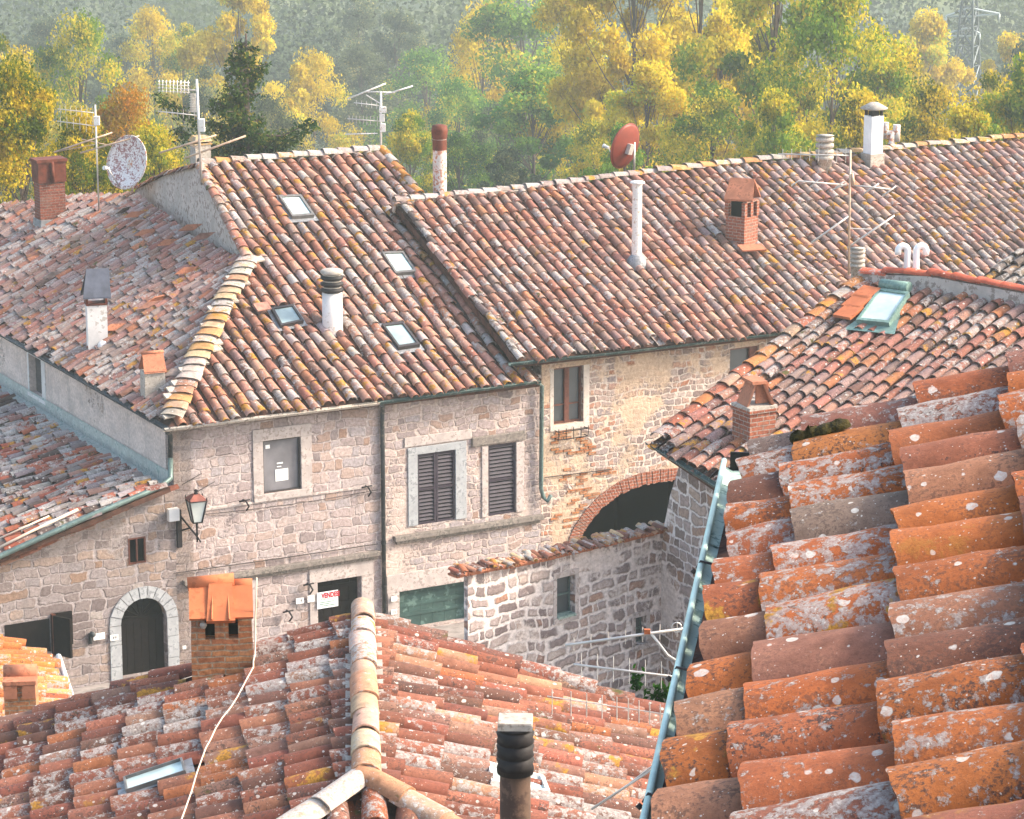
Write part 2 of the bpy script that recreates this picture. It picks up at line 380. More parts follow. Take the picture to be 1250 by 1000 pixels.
def roof_tiles(name, F, poly, mat, parent, palette, pitch=.28, expo=.36, w=.22, seg=6, nl=2, seed=1, jit=1., sagA=.04, holes=(), pans=True, th=.016, full=False, yel=None, hump=.9, keep=1., s_off=0, pal2=None, pr2=None, eave0=None):
    rg = np.random.default_rng(seed); ps = np.array(poly)
    s0, t0 = ps.min(0); s1, t1 = ps.max(0)
    ni = int((s1 - s0) / pitch) + 2; nj = int((t1 - t0) / expo) + 2
    ph = rg.uniform(0, 6, 4)
    def sag(X, Y): return sagA * (np.sin(X * .9 + ph[0]) * np.cos(Y * .7 + ph[1]) + .5 * np.sin(X * 2.3 + Y * 1.1 + ph[2]))
    # whole roof leans and waves: columns wander
    I, J = np.meshgrid(np.arange(ni), np.arange(nj), indexing='ij')
    I = I.ravel(); J = J.ravel(); n = len(I)
    cj = rg.normal(0, .012 * jit, ni); ct = rg.uniform(-.5, .5, ni) * expo * .35 * jit
    wander = .035 * jit * np.sin(J * .5 + I * .13 + ph[3])
    parts = []
    for kind in (('cover', 'pan') if pans else ('cover',)):
        sh = 0 if kind == 'cover' else pitch * .5
        s = s0 + I * pitch + sh + cj[I] + wander + s_off; t = t0 + J * expo + ct[I] + rg.normal(0, .018 * jit, n) + (expo * .45 if kind == 'pan' else 0)
        if eave0 is not None:
            t = eave0 + np.maximum(0, (J - .5) * expo) + np.where(J > 0, ct[I] * .8, ct[I] * .12) + rg.normal(0, .01 * jit, n) + (.05 if kind == 'pan' else 0)
        ok = inside(poly, s, t + expo * .45)
        for h in holes: ok &= ~inside(h, s, t + expo * .5)
        if kind == 'cover' and keep < 1: ok &= rg.random(n) < keep
        s = s[ok]; t = t[ok]; m = len(s); sy = np.full(m, .42)
        for f_ in (.6, .8, 1.): sy = np.where(inside(poly, s, t + expo * 1.2 * f_ - .05), f_, sy)
        col = pal(palette, m, rg) if pal2 is None else pal_mix(palette, pal2, pr2(s, t), m, rg); rnd = rg.random((m, 3))
        # neighbours weather alike
        cl = np.sin(s * 1.1 + ph[0]) * np.cos(t * .8 + ph[2]) * .5 + .5
        rnd[:, 0] = np.clip(rnd[:, 0] * .75 + cl * .3 - .02, 0, 1)
        if yel is not None: rnd[:, 1] = np.clip(rnd[:, 1] + yel(s, t), 0, 1)
        c2 = np.sin(s * .55 + t * .4 + ph[1] * 3) * np.cos(t * .6 - s * .3 + ph[3]) + .5 * np.sin(s * 1.9 + ph[2]) * np.sin(t * 1.5 + ph[0]); col = col * (1 + .1 * c2[:, None])
        if kind == 'pan': col = col * .42; rnd[:, 2] = rnd[:, 2] * .5 + .5  # pans dirtier and mossier, darkened further to paint shade between the covers
        col = np.c_[col, np.ones(m)]; rnd = np.c_[rnd, np.ones(m)]
        if kind == 'cover': tm = tile_tmpl(w, expo * 1.2, .05, .018, seg, nl, th, hump=hump, full=full)
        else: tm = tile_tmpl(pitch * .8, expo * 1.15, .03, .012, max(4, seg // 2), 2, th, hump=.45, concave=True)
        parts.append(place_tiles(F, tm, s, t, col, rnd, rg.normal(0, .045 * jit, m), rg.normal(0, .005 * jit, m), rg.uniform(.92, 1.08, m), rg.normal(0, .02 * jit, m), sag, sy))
    V = []; Q = []; A = []; B = []; Sm = []; k = 0
    for p in parts: V.append(p[0]); Q.append(p[1] + k); A.append(p[2]); B.append(p[3]); Sm.append(p[4]); k += len(p[0])
    # the bedding under the tiles belongs to the same covering
    o = np_mesh(name, np.concatenate(V), np.concatenate(Q), mat, parent, {'tc': np.concatenate(A), 'tr': np.concatenate(B)}, np.concatenate(Sm))
    return o

def caps(name, pts, mat, parent, palette, w=.26, expo=.38, seed=3, up=Z, lift=.0, seg=8, nl=3, hump=.8, reverse=False, jit=1., flat=False, taper=.84, zl=.03):
    """a line of half round ridge tiles along pts"""
    rg = np.random.default_rng(seed); pts = [Vector(p) for p in pts]
    if reverse: pts = pts[::-1]
    out = []; k = 0
    for a, b in zip(pts[:-1], pts[1:]):
        d = (b - a); L = d.length; d.normalize(); S = d.cross(up).normalized(); F = Fr(a, S, d)
        n = max(1, int(round(L / expo))); e = L / n; t = np.arange(n) * e
        col = np.c_[pal(palette, n, rg), np.ones(n)]; rnd = np.c_[rg.random((n, 3)), np.ones(n)]
        tm = tile_tmpl(w, e * 1.2, zl + lift, lift, seg, nl, .018, hump=hump, taper=taper)
        out.append((place_tiles(F, tm, rg.normal(0, .008 * jit, n), t, col, rnd, rg.normal(0, .04 * jit, n), rg.normal(0, .005, n), rg.uniform(.93, 1.07, n), rg.normal(0, .02, n))))
    V = []; Q = []; A = []; B = []; Sm = []
    for p in out: V.append(p[0]); Q.append(p[1] + k); A.append(p[2]); B.append(p[3]); Sm.append(p[4]); k += len(p[0])
    return np_mesh(name, np.concatenate(V), np.concatenate(Q), mat, parent, {'tc': np.concatenate(A), 'tr': np.concatenate(B)}, np.concatenate(Sm))

def deck(name, F, poly, mat, parent, th=.12, n=-.02):
    """solid slab below the tiles"""
    m = MB(); top = [F.p(a, b, n) for a, b in poly]; bot = [F.p(a, b, n - th) for a, b in poly]
    m.poly([top], F.N); m.poly([bot], -F.N); k = len(m.v); q = len(poly)
    m.add(top + bot, [(i, (i + 1) % q, q + (i + 1) % q, q + i) for i in range(q)])
    return m.build(name, mat, parent)

def wall(name, F, outer, holes, mat, parent, reveal=.22, thick=.4):
    """outer/holes in (s,t) of F"""
    bz = min(b for a, b in outer); holes = [[(a, max(b, bz + .04)) for a, b in h] for h in holes]
    m = MB(); loops = [[F.p(a, b) for a, b in outer]] + [[F.p(a, b) for a, b in h] for h in holes]
    m.poly(loops, F.N)
    for h in holes:
        q = len(h); vs = [F.p(a, b) for a, b in h] + [F.p(a, b, -reveal) for a, b in h]
        cx = sum(a for a, b in h) / q; cy = sum(b for a, b in h) / q; c = F.p(cx, cy, -reveal / 2)
        for i in range(q):
            j = (i + 1) % q; f = [i, j, q + j, q + i]; mid = (vs[i] + vs[j]) / 2; nn = (vs[j] - vs[i]).cross(vs[q + j] - vs[j])
            if nn.dot(c - mid) < 0: f = f[::-1]
            m.add([vs[x] for x in f], [(0, 1, 2, 3)])
    q = len(outer); vs = [F.p(a, b) for a, b in outer] + [F.p(a, b, -thick) for a, b in outer]
    for i in range(q):
        j = (i + 1) % q; m.add([vs[i], vs[j], vs[q + j], vs[q + i]], [(0, 3, 2, 1)])
    return m.build(name, mat, parent)

def rect(F, x0, x1, y0, y1):
    """pixel box (y at mid x) -> s0,s1,t0,t1"""
    xm = (x0 + x1) / 2; ym = (y0 + y1) / 2
    return F.px(x0, ym)[0], F.px(x1, ym)[0], F.px(xm, y1)[1], F.px(xm, y0)[1]
def rp(r): s0, s1, t0, t1 = r; return [(s0, t0), (s1, t0), (s1, t1), (s0, t1)]

_old = pal
def pal_mix(pa, pb, pr, n, rg):
    a = _old(pa, n, rg); b = _old(pb, n, rg); k = rg.random(n) < pr
    return np.where(k[:, None], b, a)
HAZE = 0.00078; EXPO = 1.86
# ---------------------------------------------------------------- palettes & materials
SAL = [((180, 126, 106), 5), ((188, 138, 116), 5), ((170, 108, 86), 4), ((190, 152, 132), 4), ((156, 136, 130), 4), ((174, 156, 148), 4), ((146, 98, 82), 3), ((190, 126, 82), 1.5), ((116, 92, 82), 2)]
GREY = [((150, 134, 130), 5), ((168, 152, 146), 5), ((182, 146, 130), 4), ((132, 112, 106), 4), ((160, 106, 88), 3), ((186, 172, 164), 3), ((108, 88, 82), 2.5), ((178, 122, 96), 2)]
LFT = [((158, 126, 118), 5), ((176, 120, 104), 5), ((150, 98, 84), 4), ((146, 138, 136), 4), ((172, 160, 154), 4), ((188, 110, 72), 1.5), ((104, 82, 76), 2)]
RED = [((160, 100, 80), 5), ((142, 84, 68), 5), ((170, 114, 92), 4), ((126, 80, 68), 4), ((178, 108, 66), 1.5), ((154, 120, 106), 4), ((108, 78, 68), 3)]
NEAR = [((184, 106, 56), 5), ((172, 100, 62), 5), ((164, 102, 76), 3), ((156, 108, 90), 1), ((188, 122, 66), 4), ((168, 118, 90), 4), ((132, 88, 68), 3), ((136, 118, 104), 1.5)]
WARM = [((214, 138, 66), 5), ((204, 124, 66), 5), ((216, 160, 96), 3), ((180, 100, 60), 3)]
QP = [((178, 120, 106), 5), ((168, 104, 86), 4), ((150, 128, 124), 4), ((184, 140, 122), 4), ((170, 152, 146), 3), ((196, 124, 76), 2.5), ((116, 86, 78), 2)]
def soft(p, k):
    w = sum(x[1] for x in p); mn = [sum(x[0][i] * x[1] for x in p) / w for i in range(3)]
    return [(tuple(c * (1 - k) + q * k for c, q in zip(x[0], mn)), x[1]) for x in p]
SAL, GREY, LFT, QP, RED = soft(SAL, .42), soft(GREY, .4), soft(LFT, .42), soft(QP, .3), [((c[0] * 1.0, c[1] * 1.0, c[2] * .97), w) for c, w in soft(RED, .25)]
SAL, GREY, LFT = [[(tuple(min(250, v * 1.07) for v in c), w) for c, w in P_] for P_ in (SAL, GREY, LFT)]
HIPP = [((206, 176, 140), 4), ((196, 150, 96), 3), ((186, 140, 110), 2), ((188, 178, 166), 2)]

SR = [(0, (146, 134, 132)), (.16, (172, 157, 154)), (.34, (188, 172, 168)), (.5, (172, 164, 165)), (.66, (196, 180, 174)), (.86, (186, 166, 156)), (.95, (162, 132, 114)), (1, (202, 190, 186))]
T_far = tile_mat('tiles_far', .5, .15, .22, .5, .01)
T_grey = tile_mat('tiles_grey', .75, .2, .2, .7, .01)
T_mid = tile_mat('tiles_middle', .48, .5, .12, 1., .008, 1.6, .97)
T_near = tile_mat('tiles_near', .5, .5, .12, 1., .006, 3.2, .97)
T_clean = tile_mat('tiles_clean', .1, .1, .1, .2, .005)
BED = plain('roof_bedding', (92, 62, 50), .95, var=.5, sc=5, bump=.5, bd=.02)
ST_M = stone_mat('stone_facade', .34, .22, .08, mortar=(190, 176, 172), plaster=.1, pcol=(196, 180, 176), ramp=SR, course=True)
ST_M2 = stone_mat('stone_facade_rubble', .26, .17, .1, mortar=(196, 180, 172), plaster=.36, pcol=(204, 186, 176), ramp=SR, course=True)
ST_G = stone_mat('stone_low_house', .36, .21, .08, mortar=(164, 154, 152), plaster=.15, pcol=(168, 158, 154), course=True,
    ramp=[(0, (122, 110, 108)), (.25, (150, 138, 134)), (.45, (166, 152, 146)), (.6, (146, 140, 142)), (.8, (170, 150, 136)), (.92, (150, 124, 106)), (1, (176, 168, 162))])
ST_L = stone_mat('stone_side', .34, .22, .05, mortar=(226, 212, 204), plaster=1.3, pcol=(238, 218, 206))
OCH = stone_mat('ochre_plaster', .22, .15, .13, course=True, mortar=(204, 188, 176), plaster=.6, pcol=(206, 180, 154), bd=.03, pscale=.7, rnd=1.,
    ramp=[(0, (134, 116, 110)), (.2, (160, 142, 134)), (.4, (184, 164, 152)), (.6, (158, 146, 144)), (.8, (192, 156, 134)), (.93, (178, 124, 98)), (1, (194, 180, 170))])
ST_W = stone_mat('stone_courtyard', .27, .2, .15, course=True, mortar=(226, 214, 208), plaster=.4, pcol=(228, 214, 206), rnd=1., bd=.03,
    ramp=[(0, (130, 116, 114)), (.3, (164, 148, 144)), (.55, (190, 174, 168)), (.8, (204, 188, 178)), (.94, (176, 134, 112)), (1, (140, 130, 130))])
ST_V = stone_mat('stone_corner', .3, .2, .1, course=True, mortar=(220, 210, 204), plaster=.45, pcol=(222, 210, 202))
PLS = plain('grey_plaster', (196, 182, 172), .9, var=.18, sc=2.2, bump=.35, stain=(128, 112, 104), sta=.5, bd=.02)
WPL = plain('white_plaster', (220, 214, 208), .85, var=.1, sc=2.5, bump=.3, stain=(176, 164, 152), sta=.12, bd=.01)
DRS = plain('dressed_stone', (186, 174, 168), .9, var=.16, sc=3, bump=.4, stain=(136, 124, 118), sta=.45, bd=.012)
DRG = plain('blue_grey_stone', (164, 166, 168), .9, var=.14, sc=3, bump=.4, stain=(120, 122, 124), sta=.4, bd=.012)
CORN = plain('weathered_cornice', (142, 132, 124), .92, var=.3, sc=3.5, bump=.5, stain=(88, 84, 78), sta=.5, bd=.015)
BRK = brick_mat('brick_red'); BRO = brick_mat('brick_old', (196, 132, 84), (168, 104, 68), (170, 146, 120), .26, .06, .03)
BRD = brick_mat('brick_dark', (150, 88, 70), (126, 70, 56), (134, 116, 106), .22, .07)
TERR = plain('terracotta', (182, 116, 86), .8, var=.2, sc=4, bump=.25, stain=(130, 84, 62), sta=.35)
TERO = plain('terracotta_orange', (190, 108, 68), .8, var=.16, sc=3, bump=.2, stain=(150, 84, 52), sta=.3)
GUTD = plain('gutter_dark_green', (62, 82, 80), .5, .4, .25, 4, .1, stain=(104, 112, 108), sta=.3)
GUTW = plain('gutter_pale', (186, 176, 164), .6, .2, .2, 4, .1, stain=(110, 98, 90), sta=.4)
GUTC = plain('gutter_verdigris', (158, 180, 170), .6, .2, .22, 5, .15, stain=(74, 104, 98), sta=.4)
GUTP = plain('gutter_rim_pale', (196, 222, 212), .5, .1, .15, 5, .1)
PIPE = plain('downpipe_metal', (74, 78, 80), .55, .5, .3, 2, .1, stain=(110, 104, 98), sta=.3)
PIPG = plain('downpipe_green', (104, 124, 120), .5, .4, .25, 3, .1, stain=(72, 80, 78), sta=.3)
GUTQ = plain('copper_green_frame', (124, 152, 142), .6, .2, .22, 5, .15, stain=(84, 112, 104), sta=.4)
FLSH = plain('flashing_verdigris', (192, 196, 188), .65, .1, .18, 4, .1, stain=(120, 140, 132), sta=.35)
LEAD = plain('lead_flashing', (150, 150, 152), .6, .3, .25, 5, .2, stain=(96, 98, 100), sta=.4)
WOODK = plain('dark_wood', (30, 25, 24), .8, spec=.06, var=.35, sc=8, bump=.3, bd=.006)
WOODB = plain('brown_wood', (104, 62, 50), .6, var=.25, sc=8, bump=.2)
SHUT = plain('shutter_paint', (58, 50, 60), .55, var=.15, sc=6, bump=.1)
GREEN = plain('green_door_paint', (62, 88, 84), .7, var=.25, sc=1.2, bump=.25, stain=(92, 116, 110), sta=.4)
DARK = plain('painted_interior_shade', (12, 10, 10), 1., spec=0, var=.3, sc=3, bump=.1)  # near-black colour paints in the shade of rooms, recesses and flues
IRON = plain('wrought_iron', (44, 40, 42), .6, .5, .2, 10, .1)
WMET = plain('white_metal', (226, 222, 216), .45, .1, .1, 5, .05, stain=(176, 150, 126), sta=.25)
WPIPE = plain('white_pipe', (234, 232, 230), .4, 0, .06, 5, .05)
RUST = plain('white_rusty_pipe', (214, 206, 198), .6, .1, .12, 4, .1, stain=(176, 100, 54), sta=.6)
DRUST = plain('rust_brown', (112, 58, 42), .7, .2, .3, 6, .2)
ALU = plain('antenna_aluminium', (216, 208, 198), .4, .5, .15, 6, .05)
ALUW = plain('antenna_weathered', (206, 176, 150), .5, .3, .2, 6, .05)
RDISH = plain('red_dish_paint', (126, 58, 46), .45, .1, .15, 3, .05)
WDISH = plain('spotted_dish_paint', (226, 218, 214), .5, .1, .08, 5, .1, stain=(132, 62, 56), sta=.62)
SLATE = plain('dark_sheet_metal', (92, 94, 104), .5, .4, .2, 4, .1)
BLKC = plain('black_flue_clay', (40, 36, 36), .6, 0, .25, 5, .2)
FLUE = plain('brown_flue', (104, 82, 68), .7, .1, .35, 3, .2, stain=(66, 50, 44), sta=.5)
CEM = plain('cement', (182, 172, 160), .9, 0, .2, 5, .4, stain=(130, 118, 106), sta=.4)
SKYG = glass_mat('skylight_glass', (196, 214, 210), .15, .7)
SKYG2 = glass_mat('skylight_glass_dark', (150, 168, 166), .08, .9)
WING = glass_mat('window_glass', (120, 118, 122), .12, .8)
WING2 = glass_mat('window_glass_dark', (74, 78, 80), .1, .8)
FRMD = plain('dark_frame', (60, 54, 54), .5, 0, .15, 6, .05)
FRMG = plain('grey_frame', (120, 116, 112), .5, .3, .2, 6, .05)
LAMPG = glass_mat('lamp_glass', (206, 212, 204), .3, .5)
COPP = plain('copper_lamp_top', (150, 92, 78), .5, .4, .2, 6, .1)
PAPER = plain('paper_white', (224, 226, 224), .8, 0, .04, 4, 0)
REDP = plain('red_print', (172, 44, 56), .8, 0, .05, 4, 0)
GRNP = plain('green_print', (70, 120, 96), .8, 0, .05, 4, 0)
BLKP = plain('black_print', (52, 50, 54), .8, 0, .05, 4, 0)
PLATE = plain('enamel_white', (226, 224, 220), .35, 0, .04, 4, 0)
CABLE = plain('pale_cable', (220, 196, 172), .6, 0, .1, 4, 0)
CABD = plain('dark_cable', (70, 62, 60), .7, 0, .2, 4, 0)
MOSS = plain('moss_cushion', (80, 70, 30), .98, 0, .5, 20, .8, stain=(40, 36, 18), sta=.5, bd=.02)

HIPM = plain('lichened_cap', (176, 158, 132), .9, 0, .2, 6, .3, stain=(180, 130, 40), sta=.6)
LOOSE = [TERR, plain('loose_grey', (150, 132, 124), .9, 0, .3, 6, .4), plain('loose_pink', (172, 124, 106), .9, 0, .3, 6, .4)]
def mpp(P): return (Vector(P) - CAM).dot(FWD) / FPX       # metres per photo pixel there
def zat(x, y, P):
    return at(x, y, P.y).z
def slope_of(az, e, x, y):
    v = azv(az) * cos(R(e)) + Z * sin(R(e)); k = v.dot(FWD)
    return (v.dot(UPV) - (500 - y) / FPX * k) / (v.x - (x - 625) / FPX * k)
def bis(f, a, b):
    fa = f(a)
    for _ in range(50):
        m = (a + b) / 2; fm = f(m)
        if (fm > 0) == (fa > 0): a, fa = m, fm
        else: b = m
    return (a + b) / 2

# ---------------------------------------------------------------- shared builders
def quad_on(F, pts, n=0): return [F.P(x, y, n) for x, y in pts]
def skylight(parent, F, pts, n0=.0, n1=.16, glass=None, frame=None, b=.13, flash=True):
    """pts: four photo corners (clockwise) on the roof plane; returns st polygon to leave free of tiles"""
    q = [F.px(x, y, n1) for x, y in pts]; c = (sum(a for a, _ in q) / 4, sum(b_ for _, b_ in q) / 4)
    inn = [(a + (c[0] - a) * b * 1.4, t + (c[1] - t) * b * 1.4) for a, t in q]
    m = MB(); g = MB()
    O0 = [F.p(a, t, n0) for a, t in q]; O1 = [F.p(a, t, n1) for a, t in q]; I1 = [F.p(a, t, n1) for a, t in inn]; I0 = [F.p(a, t, n1 - .03) for a, t in inn]
    m.add(O0 + O1 + I1 + I0, [(i, (i + 1) % 4, 4 + (i + 1) % 4, 4 + i) for i in range(4)] + [(4 + i, 4 + (i + 1) % 4, 8 + (i + 1) % 4, 8 + i) for i in range(4)] + [(8 + i, 8 + (i + 1) % 4, 12 + (i + 1) % 4, 12 + i) for i in range(4)])
    f = m.build('skylight', frame or FRMG, parent)
    g.poly([[F.p(a, t, n1 - .03) for a, t in inn]], F.N); g.build('glass', glass or SKYG, f)
    if flash:
        k = MB(); ex = [(a + (a - c[0]) * .28, t + (t - c[1]) * .28) for a, t in q]
        k.poly([[F.p(a, t, .07) for a, t in ex]], F.N); k.build('flashing', LEAD, f)
    return [(a + (a - c[0]) * .12, t + (t - c[1]) * .15 ) for a, t in q]

def surround(F, r, l, rr, t, b, mat, parent, n=.03, name='surround'):
    s0, s1, t0, t1 = r; m = MB()
    if t: m.obox(F, s0 - l, s1 + rr, t1 + .002, t1 + t, -.05, n)
    if b: m.obox(F, s0 - l, s1 + rr, t0 - b, t0 - .002, -.05, n + .012)
    if l: m.obox(F, s0 - l, s0 - .002, t0, t1, -.05, n - .004)
    if rr: m.obox(F, s1 + .002, s1 + rr, t0, t1, -.05, n - .004)
    return m.build(name, mat, parent, bevel=.008)

def shutters(F, r, parent, n=-.02, leaves=2, nsl=19):
    bk_ = MB(); bk_.obox(F, r[0] + .03, r[1] - .03, r[2] + .03, r[3] - .03, n - .05, n - .04); bk_.build('slat_gap_shade', DARK, parent)  # added dark sheet, paints the shade in the gaps between slats
    s0, s1, t0, t1 = r; w = (s1 - s0) / leaves
    for i in range(leaves):
        a, b = s0 + w * i + .006, s0 + w * (i + 1) - .006; m = MB(); e = .045
        m.obox(F, a, a + e, t0, t1, n - .03, n + .012).obox(F, b - e, b, t0, t1, n - .03, n + .012)
        for k in (t0, (t0 + t1) / 2 - e / 2, t1 - e): m.obox(F, a + e, b - e, k, k + e, n - .028, n + .01)
        h = (t1 - t0) / nsl
        for j in range(nsl):
            z = t0 + h * j
            v = [F.p(a + e, z, n + .004), F.p(b - e, z, n + .004), F.p(b - e, z + h * .62, n - .03), F.p(a + e, z + h * .62, n - .03)]
            v2 = [p - F.N * .006 for p in v]
            m.add(v + v2, [(0, 1, 2, 3), (7, 6, 5, 4), (0, 4, 5, 1), (2, 6, 7, 3)])
        m.build('shutter', SHUT, parent)
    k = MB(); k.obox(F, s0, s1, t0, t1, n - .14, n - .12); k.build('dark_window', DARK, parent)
    for s in (s0 - .03, s1 + .005):
        for t in (t0 + .2, t1 - .2): h = MB(); h.obox(F, s, s + .025, t - .03, t + .03, n - .02, n + .03); h.build('hinge', IRON, parent)

def gut(parent, pts, r=.07, mat=None, name='gutter', rim=None):
    """half round gutter along pts with rolled rim"""
    m = MB(); seg = 8
    for a, b in zip(pts[:-1], pts[1:]):
        d = (b - a).normalized(); s = d.cross(Z).normalized(); vs = []
        for p in (a, b):
            for rr in (r, r * .88):
                for j in range(seg + 1):
                    t = pi * j / seg; vs.append(p + s * cos(t) * rr - Z * sin(t) * rr)
        q = seg + 1
        fs = []
        for j in range(seg):
            fs += [(j, j + 1, 2 * q + j + 1, 2 * q + j), (q + j, 3 * q + j, 3 * q + j + 1, q + j + 1)]
        m.add(vs, fs, True); m.tube([a + s * r, b + s * r], r * .13, 6); m.tube([a - s * r, b - s * r], r * .13, 6)
        # joints
        n = max(1, int((b - a).length / 2.0))
        for i in range(1, n + 1):
            c = a + (b - a) * (i / (n + .5)); vs = []
            for o in (-.03, .03):
                for j in range(seg + 1):
                    t = pi * j / seg; vs.append(c + d * o + s * cos(t) * r * 1.12 - Z * sin(t) * r * 1.12)
            m.add(vs, [(j, j + 1, q + j + 1, q + j) for j in range(seg)], True)
    return m.build(name, mat or GUTD, parent)

def text_mesh(body, F, a, b, n, size, mat, parent, name='lettering', sx=1., bold=0.):
    cu = bpy.data.curves.new('lettering_curve', 'FONT'); cu.body = body; cu.size = size; cu.offset = bold; cu.align_x = 'CENTER'; cu.align_y = 'CENTER'
    ob = bpy.data.objects.new('lettering_tmp', cu); C.objects.link(ob); bpy.context.view_layer.update()
    me = bpy.data.meshes.new_from_object(ob.evaluated_get(bpy.context.evaluated_depsgraph_get()))
    bpy.data.objects.remove(ob); bpy.data.curves.remove(cu)
    off = rootof(parent)
    for v in me.vertices: v.co = F.p(a + v.co.x * sx, b + v.co.y, n) - off
    me.materials.clear(); o = link(me, name, mat, parent); return o

def brick_ring(m, F, pts, depth, n0, n1, bw=.075, jit=.01):
    """voussoirs along polyline pts (s,t), pointing outward"""
    P = [Vector((a, b)) for a, b in pts]; L = [0]
    for a, b in zip(P[:-1], P[1:]): L.append(L[-1] + (b - a).length)
    def g(d):
        for i in range(len(P) - 1):
            if d <= L[i + 1]: return P[i].lerp(P[i + 1], (d - L[i]) / (L[i + 1] - L[i] + 1e-9))
        return P[-1]
    n = int(L[-1] / bw); D = []
    for i in range(n + 1):
        d = L[-1] * i / n; t = (g(min(d + .15, L[-1])) - g(max(d - .15, 0))).normalized(); D.append((g(d), Vector((-t.y, t.x))))
    for (p, u), (q, w) in zip(D[:-1], D[1:]):
        k = depth * random.uniform(.92, 1.06); o = random.uniform(-jit, jit)
        e = .07
        a, b = p.lerp(q, e), q.lerp(p, e); vs = []
        for nn in (n0, n1 + o):
            for x, dd in ((a, 0), (b, 0), (q.lerp(p, e) + w * k, 1), (p.lerp(q, e) + u * k, 1)): vs.append(F.p(x.x, x.y, nn))
        m.add(vs, [(4, 5, 6, 7), (0, 1, 5, 4), (1, 2, 6, 5), (2, 3, 7, 6), (3, 0, 4, 7)])

# ================================================================ HOUSE WITH HIPPED ROOF (big house, left centre)
PC0 = at(206, 522, 58.0); A1 = 60.9; A2 = 150.9
n1 = azv(150.9); n2 = azv(240.9)
eM = bis(lambda e: slope_of(A1 - 90, e, 560, 340) + 1.29 if slope_of(A1 - 90, e, 560, 340) < 0 else 5, 12, 35)
MF = roofF(PC0, A1, eM)
Hh = MF.P(300, 315); rz = azv(60.9); eL = math.degrees(math.atan2((Hh - PC0).z, (Hh - PC0).dot(rz)))
LF = roofF(PC0, A2, eL)
print('tilt M', round(eM, 1), 'tilt L', round(eL, 1))
K0 = PC0 - n1 * .35 - n2 * .22
FW = wallF(K0, A1); LW = wallF(K0, A2)
zb = -K0.z                                    # t of ground level on these walls
bh = thing('stone_house', 'large stone house with hipped tile roof, four roof windows and dark shutters', 'house', (K0.x, K0.y, 0))
# roof M
mpoly_px = [(206, 521), (300, 315), (243, 202), (466, 184), (512, 238), (560, 300), (660, 466)]
mpoly = [MF.px(*p) for p in mpoly_px]
sk = []
for q, gl in (([(340, 238), (367, 237), (384, 262), (357, 264)], SKYG), ([(466, 307), (492, 306), (509, 331), (483, 333)], SKYG), ([(331, 375), (358, 371), (371, 391), (343, 397)], SKYG2), ([(466, 395), (492, 392), (513, 420), (487, 424)], SKYG2)):
    sk.append(skylight(bh, MF, q, glass=gl, frame=FRMG if gl is SKYG else FRMD))
tE = MF.px(400, 250)[1]; tR = MF.px(350, 192)[1]
def yM(s, t): return np.where(t < .6, .5, 0) + np.where((s < MF.px(300, 190)[0]) & (t > tR - 1.8), .5, 0) + np.where(t > tR - .5, .3, 0) + .06
deck('roof_deck', MF, mpoly, BED, bh)
roof_tiles('roof_tiles', MF, mpoly, T_far, bh, SAL + [((186, 172, 164), 4)], .3, .38, .222, 7, 2, 11, 1.1, holes=sk, yel=yM)
# roof L
lpoly_px = [(206, 521), (299, 316), (240, 290), (166, 236), (120, 237), (0, 252), (-90, 262), (-90, 356), (0, 405)]
lpoly = [LF.px(*p) for p in lpoly_px]
deck('roof_deck', LF, lpoly, BED, bh)
roof_tiles('roof_tiles', LF, lpoly, T_grey, bh, LFT, .275, .36, .21, 5, 2, 12, 1.6)
# plastered gable between the two roofs
G1 = MF.P(303, 318); G2 = MF.P(242, 203); gS = Vector((G1.x - G2.x, G1.y - G2.y, 0)).normalized()
GF = Fr(G1, gS, Z)
gp = [GF.px(300, 322), GF.px(242, 204), GF.px(205, 213), GF.px(166, 232), GF.px(160, 262), GF.px(240, 300)]
gm = MB(); gm.poly([[GF.p(a, b, .02) for a, b in gp]], GF.N); q = len(gp)
gm.add([GF.p(a, b, .02) for a, b in gp] + [GF.p(a, b, -.3) for a, b in gp], [(i, (i + 1) % q, q + (i + 1) % q, q + i) for i in range(q)])
gm.build('gable_wall', PLS, bh)
caps('gable_coping', [GF.p(*GF.px(240, 205)), GF.p(*GF.px(205, 214)), GF.p(*GF.px(165, 233))], T_far, bh, RED, .24, .36, 5)
caps('verge_tiles', [MF.P(302, 318, .05), MF.P(243, 206, .05)], T_far, bh, SAL, .26, .36, 6, lift=.05)
caps('ridge_tiles', [MF.P(243, 202, .02), MF.P(466, 184, .02)], T_grey, bh, [((190, 182, 176), 3), ((176, 160, 150), 2), ((196, 150, 90), 1)], .3, .42, 7, lift=.03)
caps('verge_tiles', [MF.P(512, 240, .02), MF.P(466, 185, .02)], T_far, bh, [((206, 140, 60), 3), ((190, 130, 84), 2), ((196, 180, 166), 1)], .26, .36, 8, lift=.05)
hp = [MF.P(209, 514, .05), MF.P(240, 443, .07), MF.P(270, 380, .07), MF.P(303, 318, .06)]
caps('hip_tiles', hp, T_far, bh, HIPP, .56, .3, 9, hump=.26, lift=.07, seg=6, jit=1.6)
hm_ = MB()
for i in range(26):
    p = hp[0].lerp(hp[-1], (i + .5) / 26) + rz * random.uniform(-.3, .3) + Z * .05
    hm_.obox(Fr(p, azv(random.uniform(40, 80)), azv(-30) * .9 + Z * .3), -.14, .14, -.1, .1, 0, .04)
hm_.build('hip_fillers', CEM, bh)
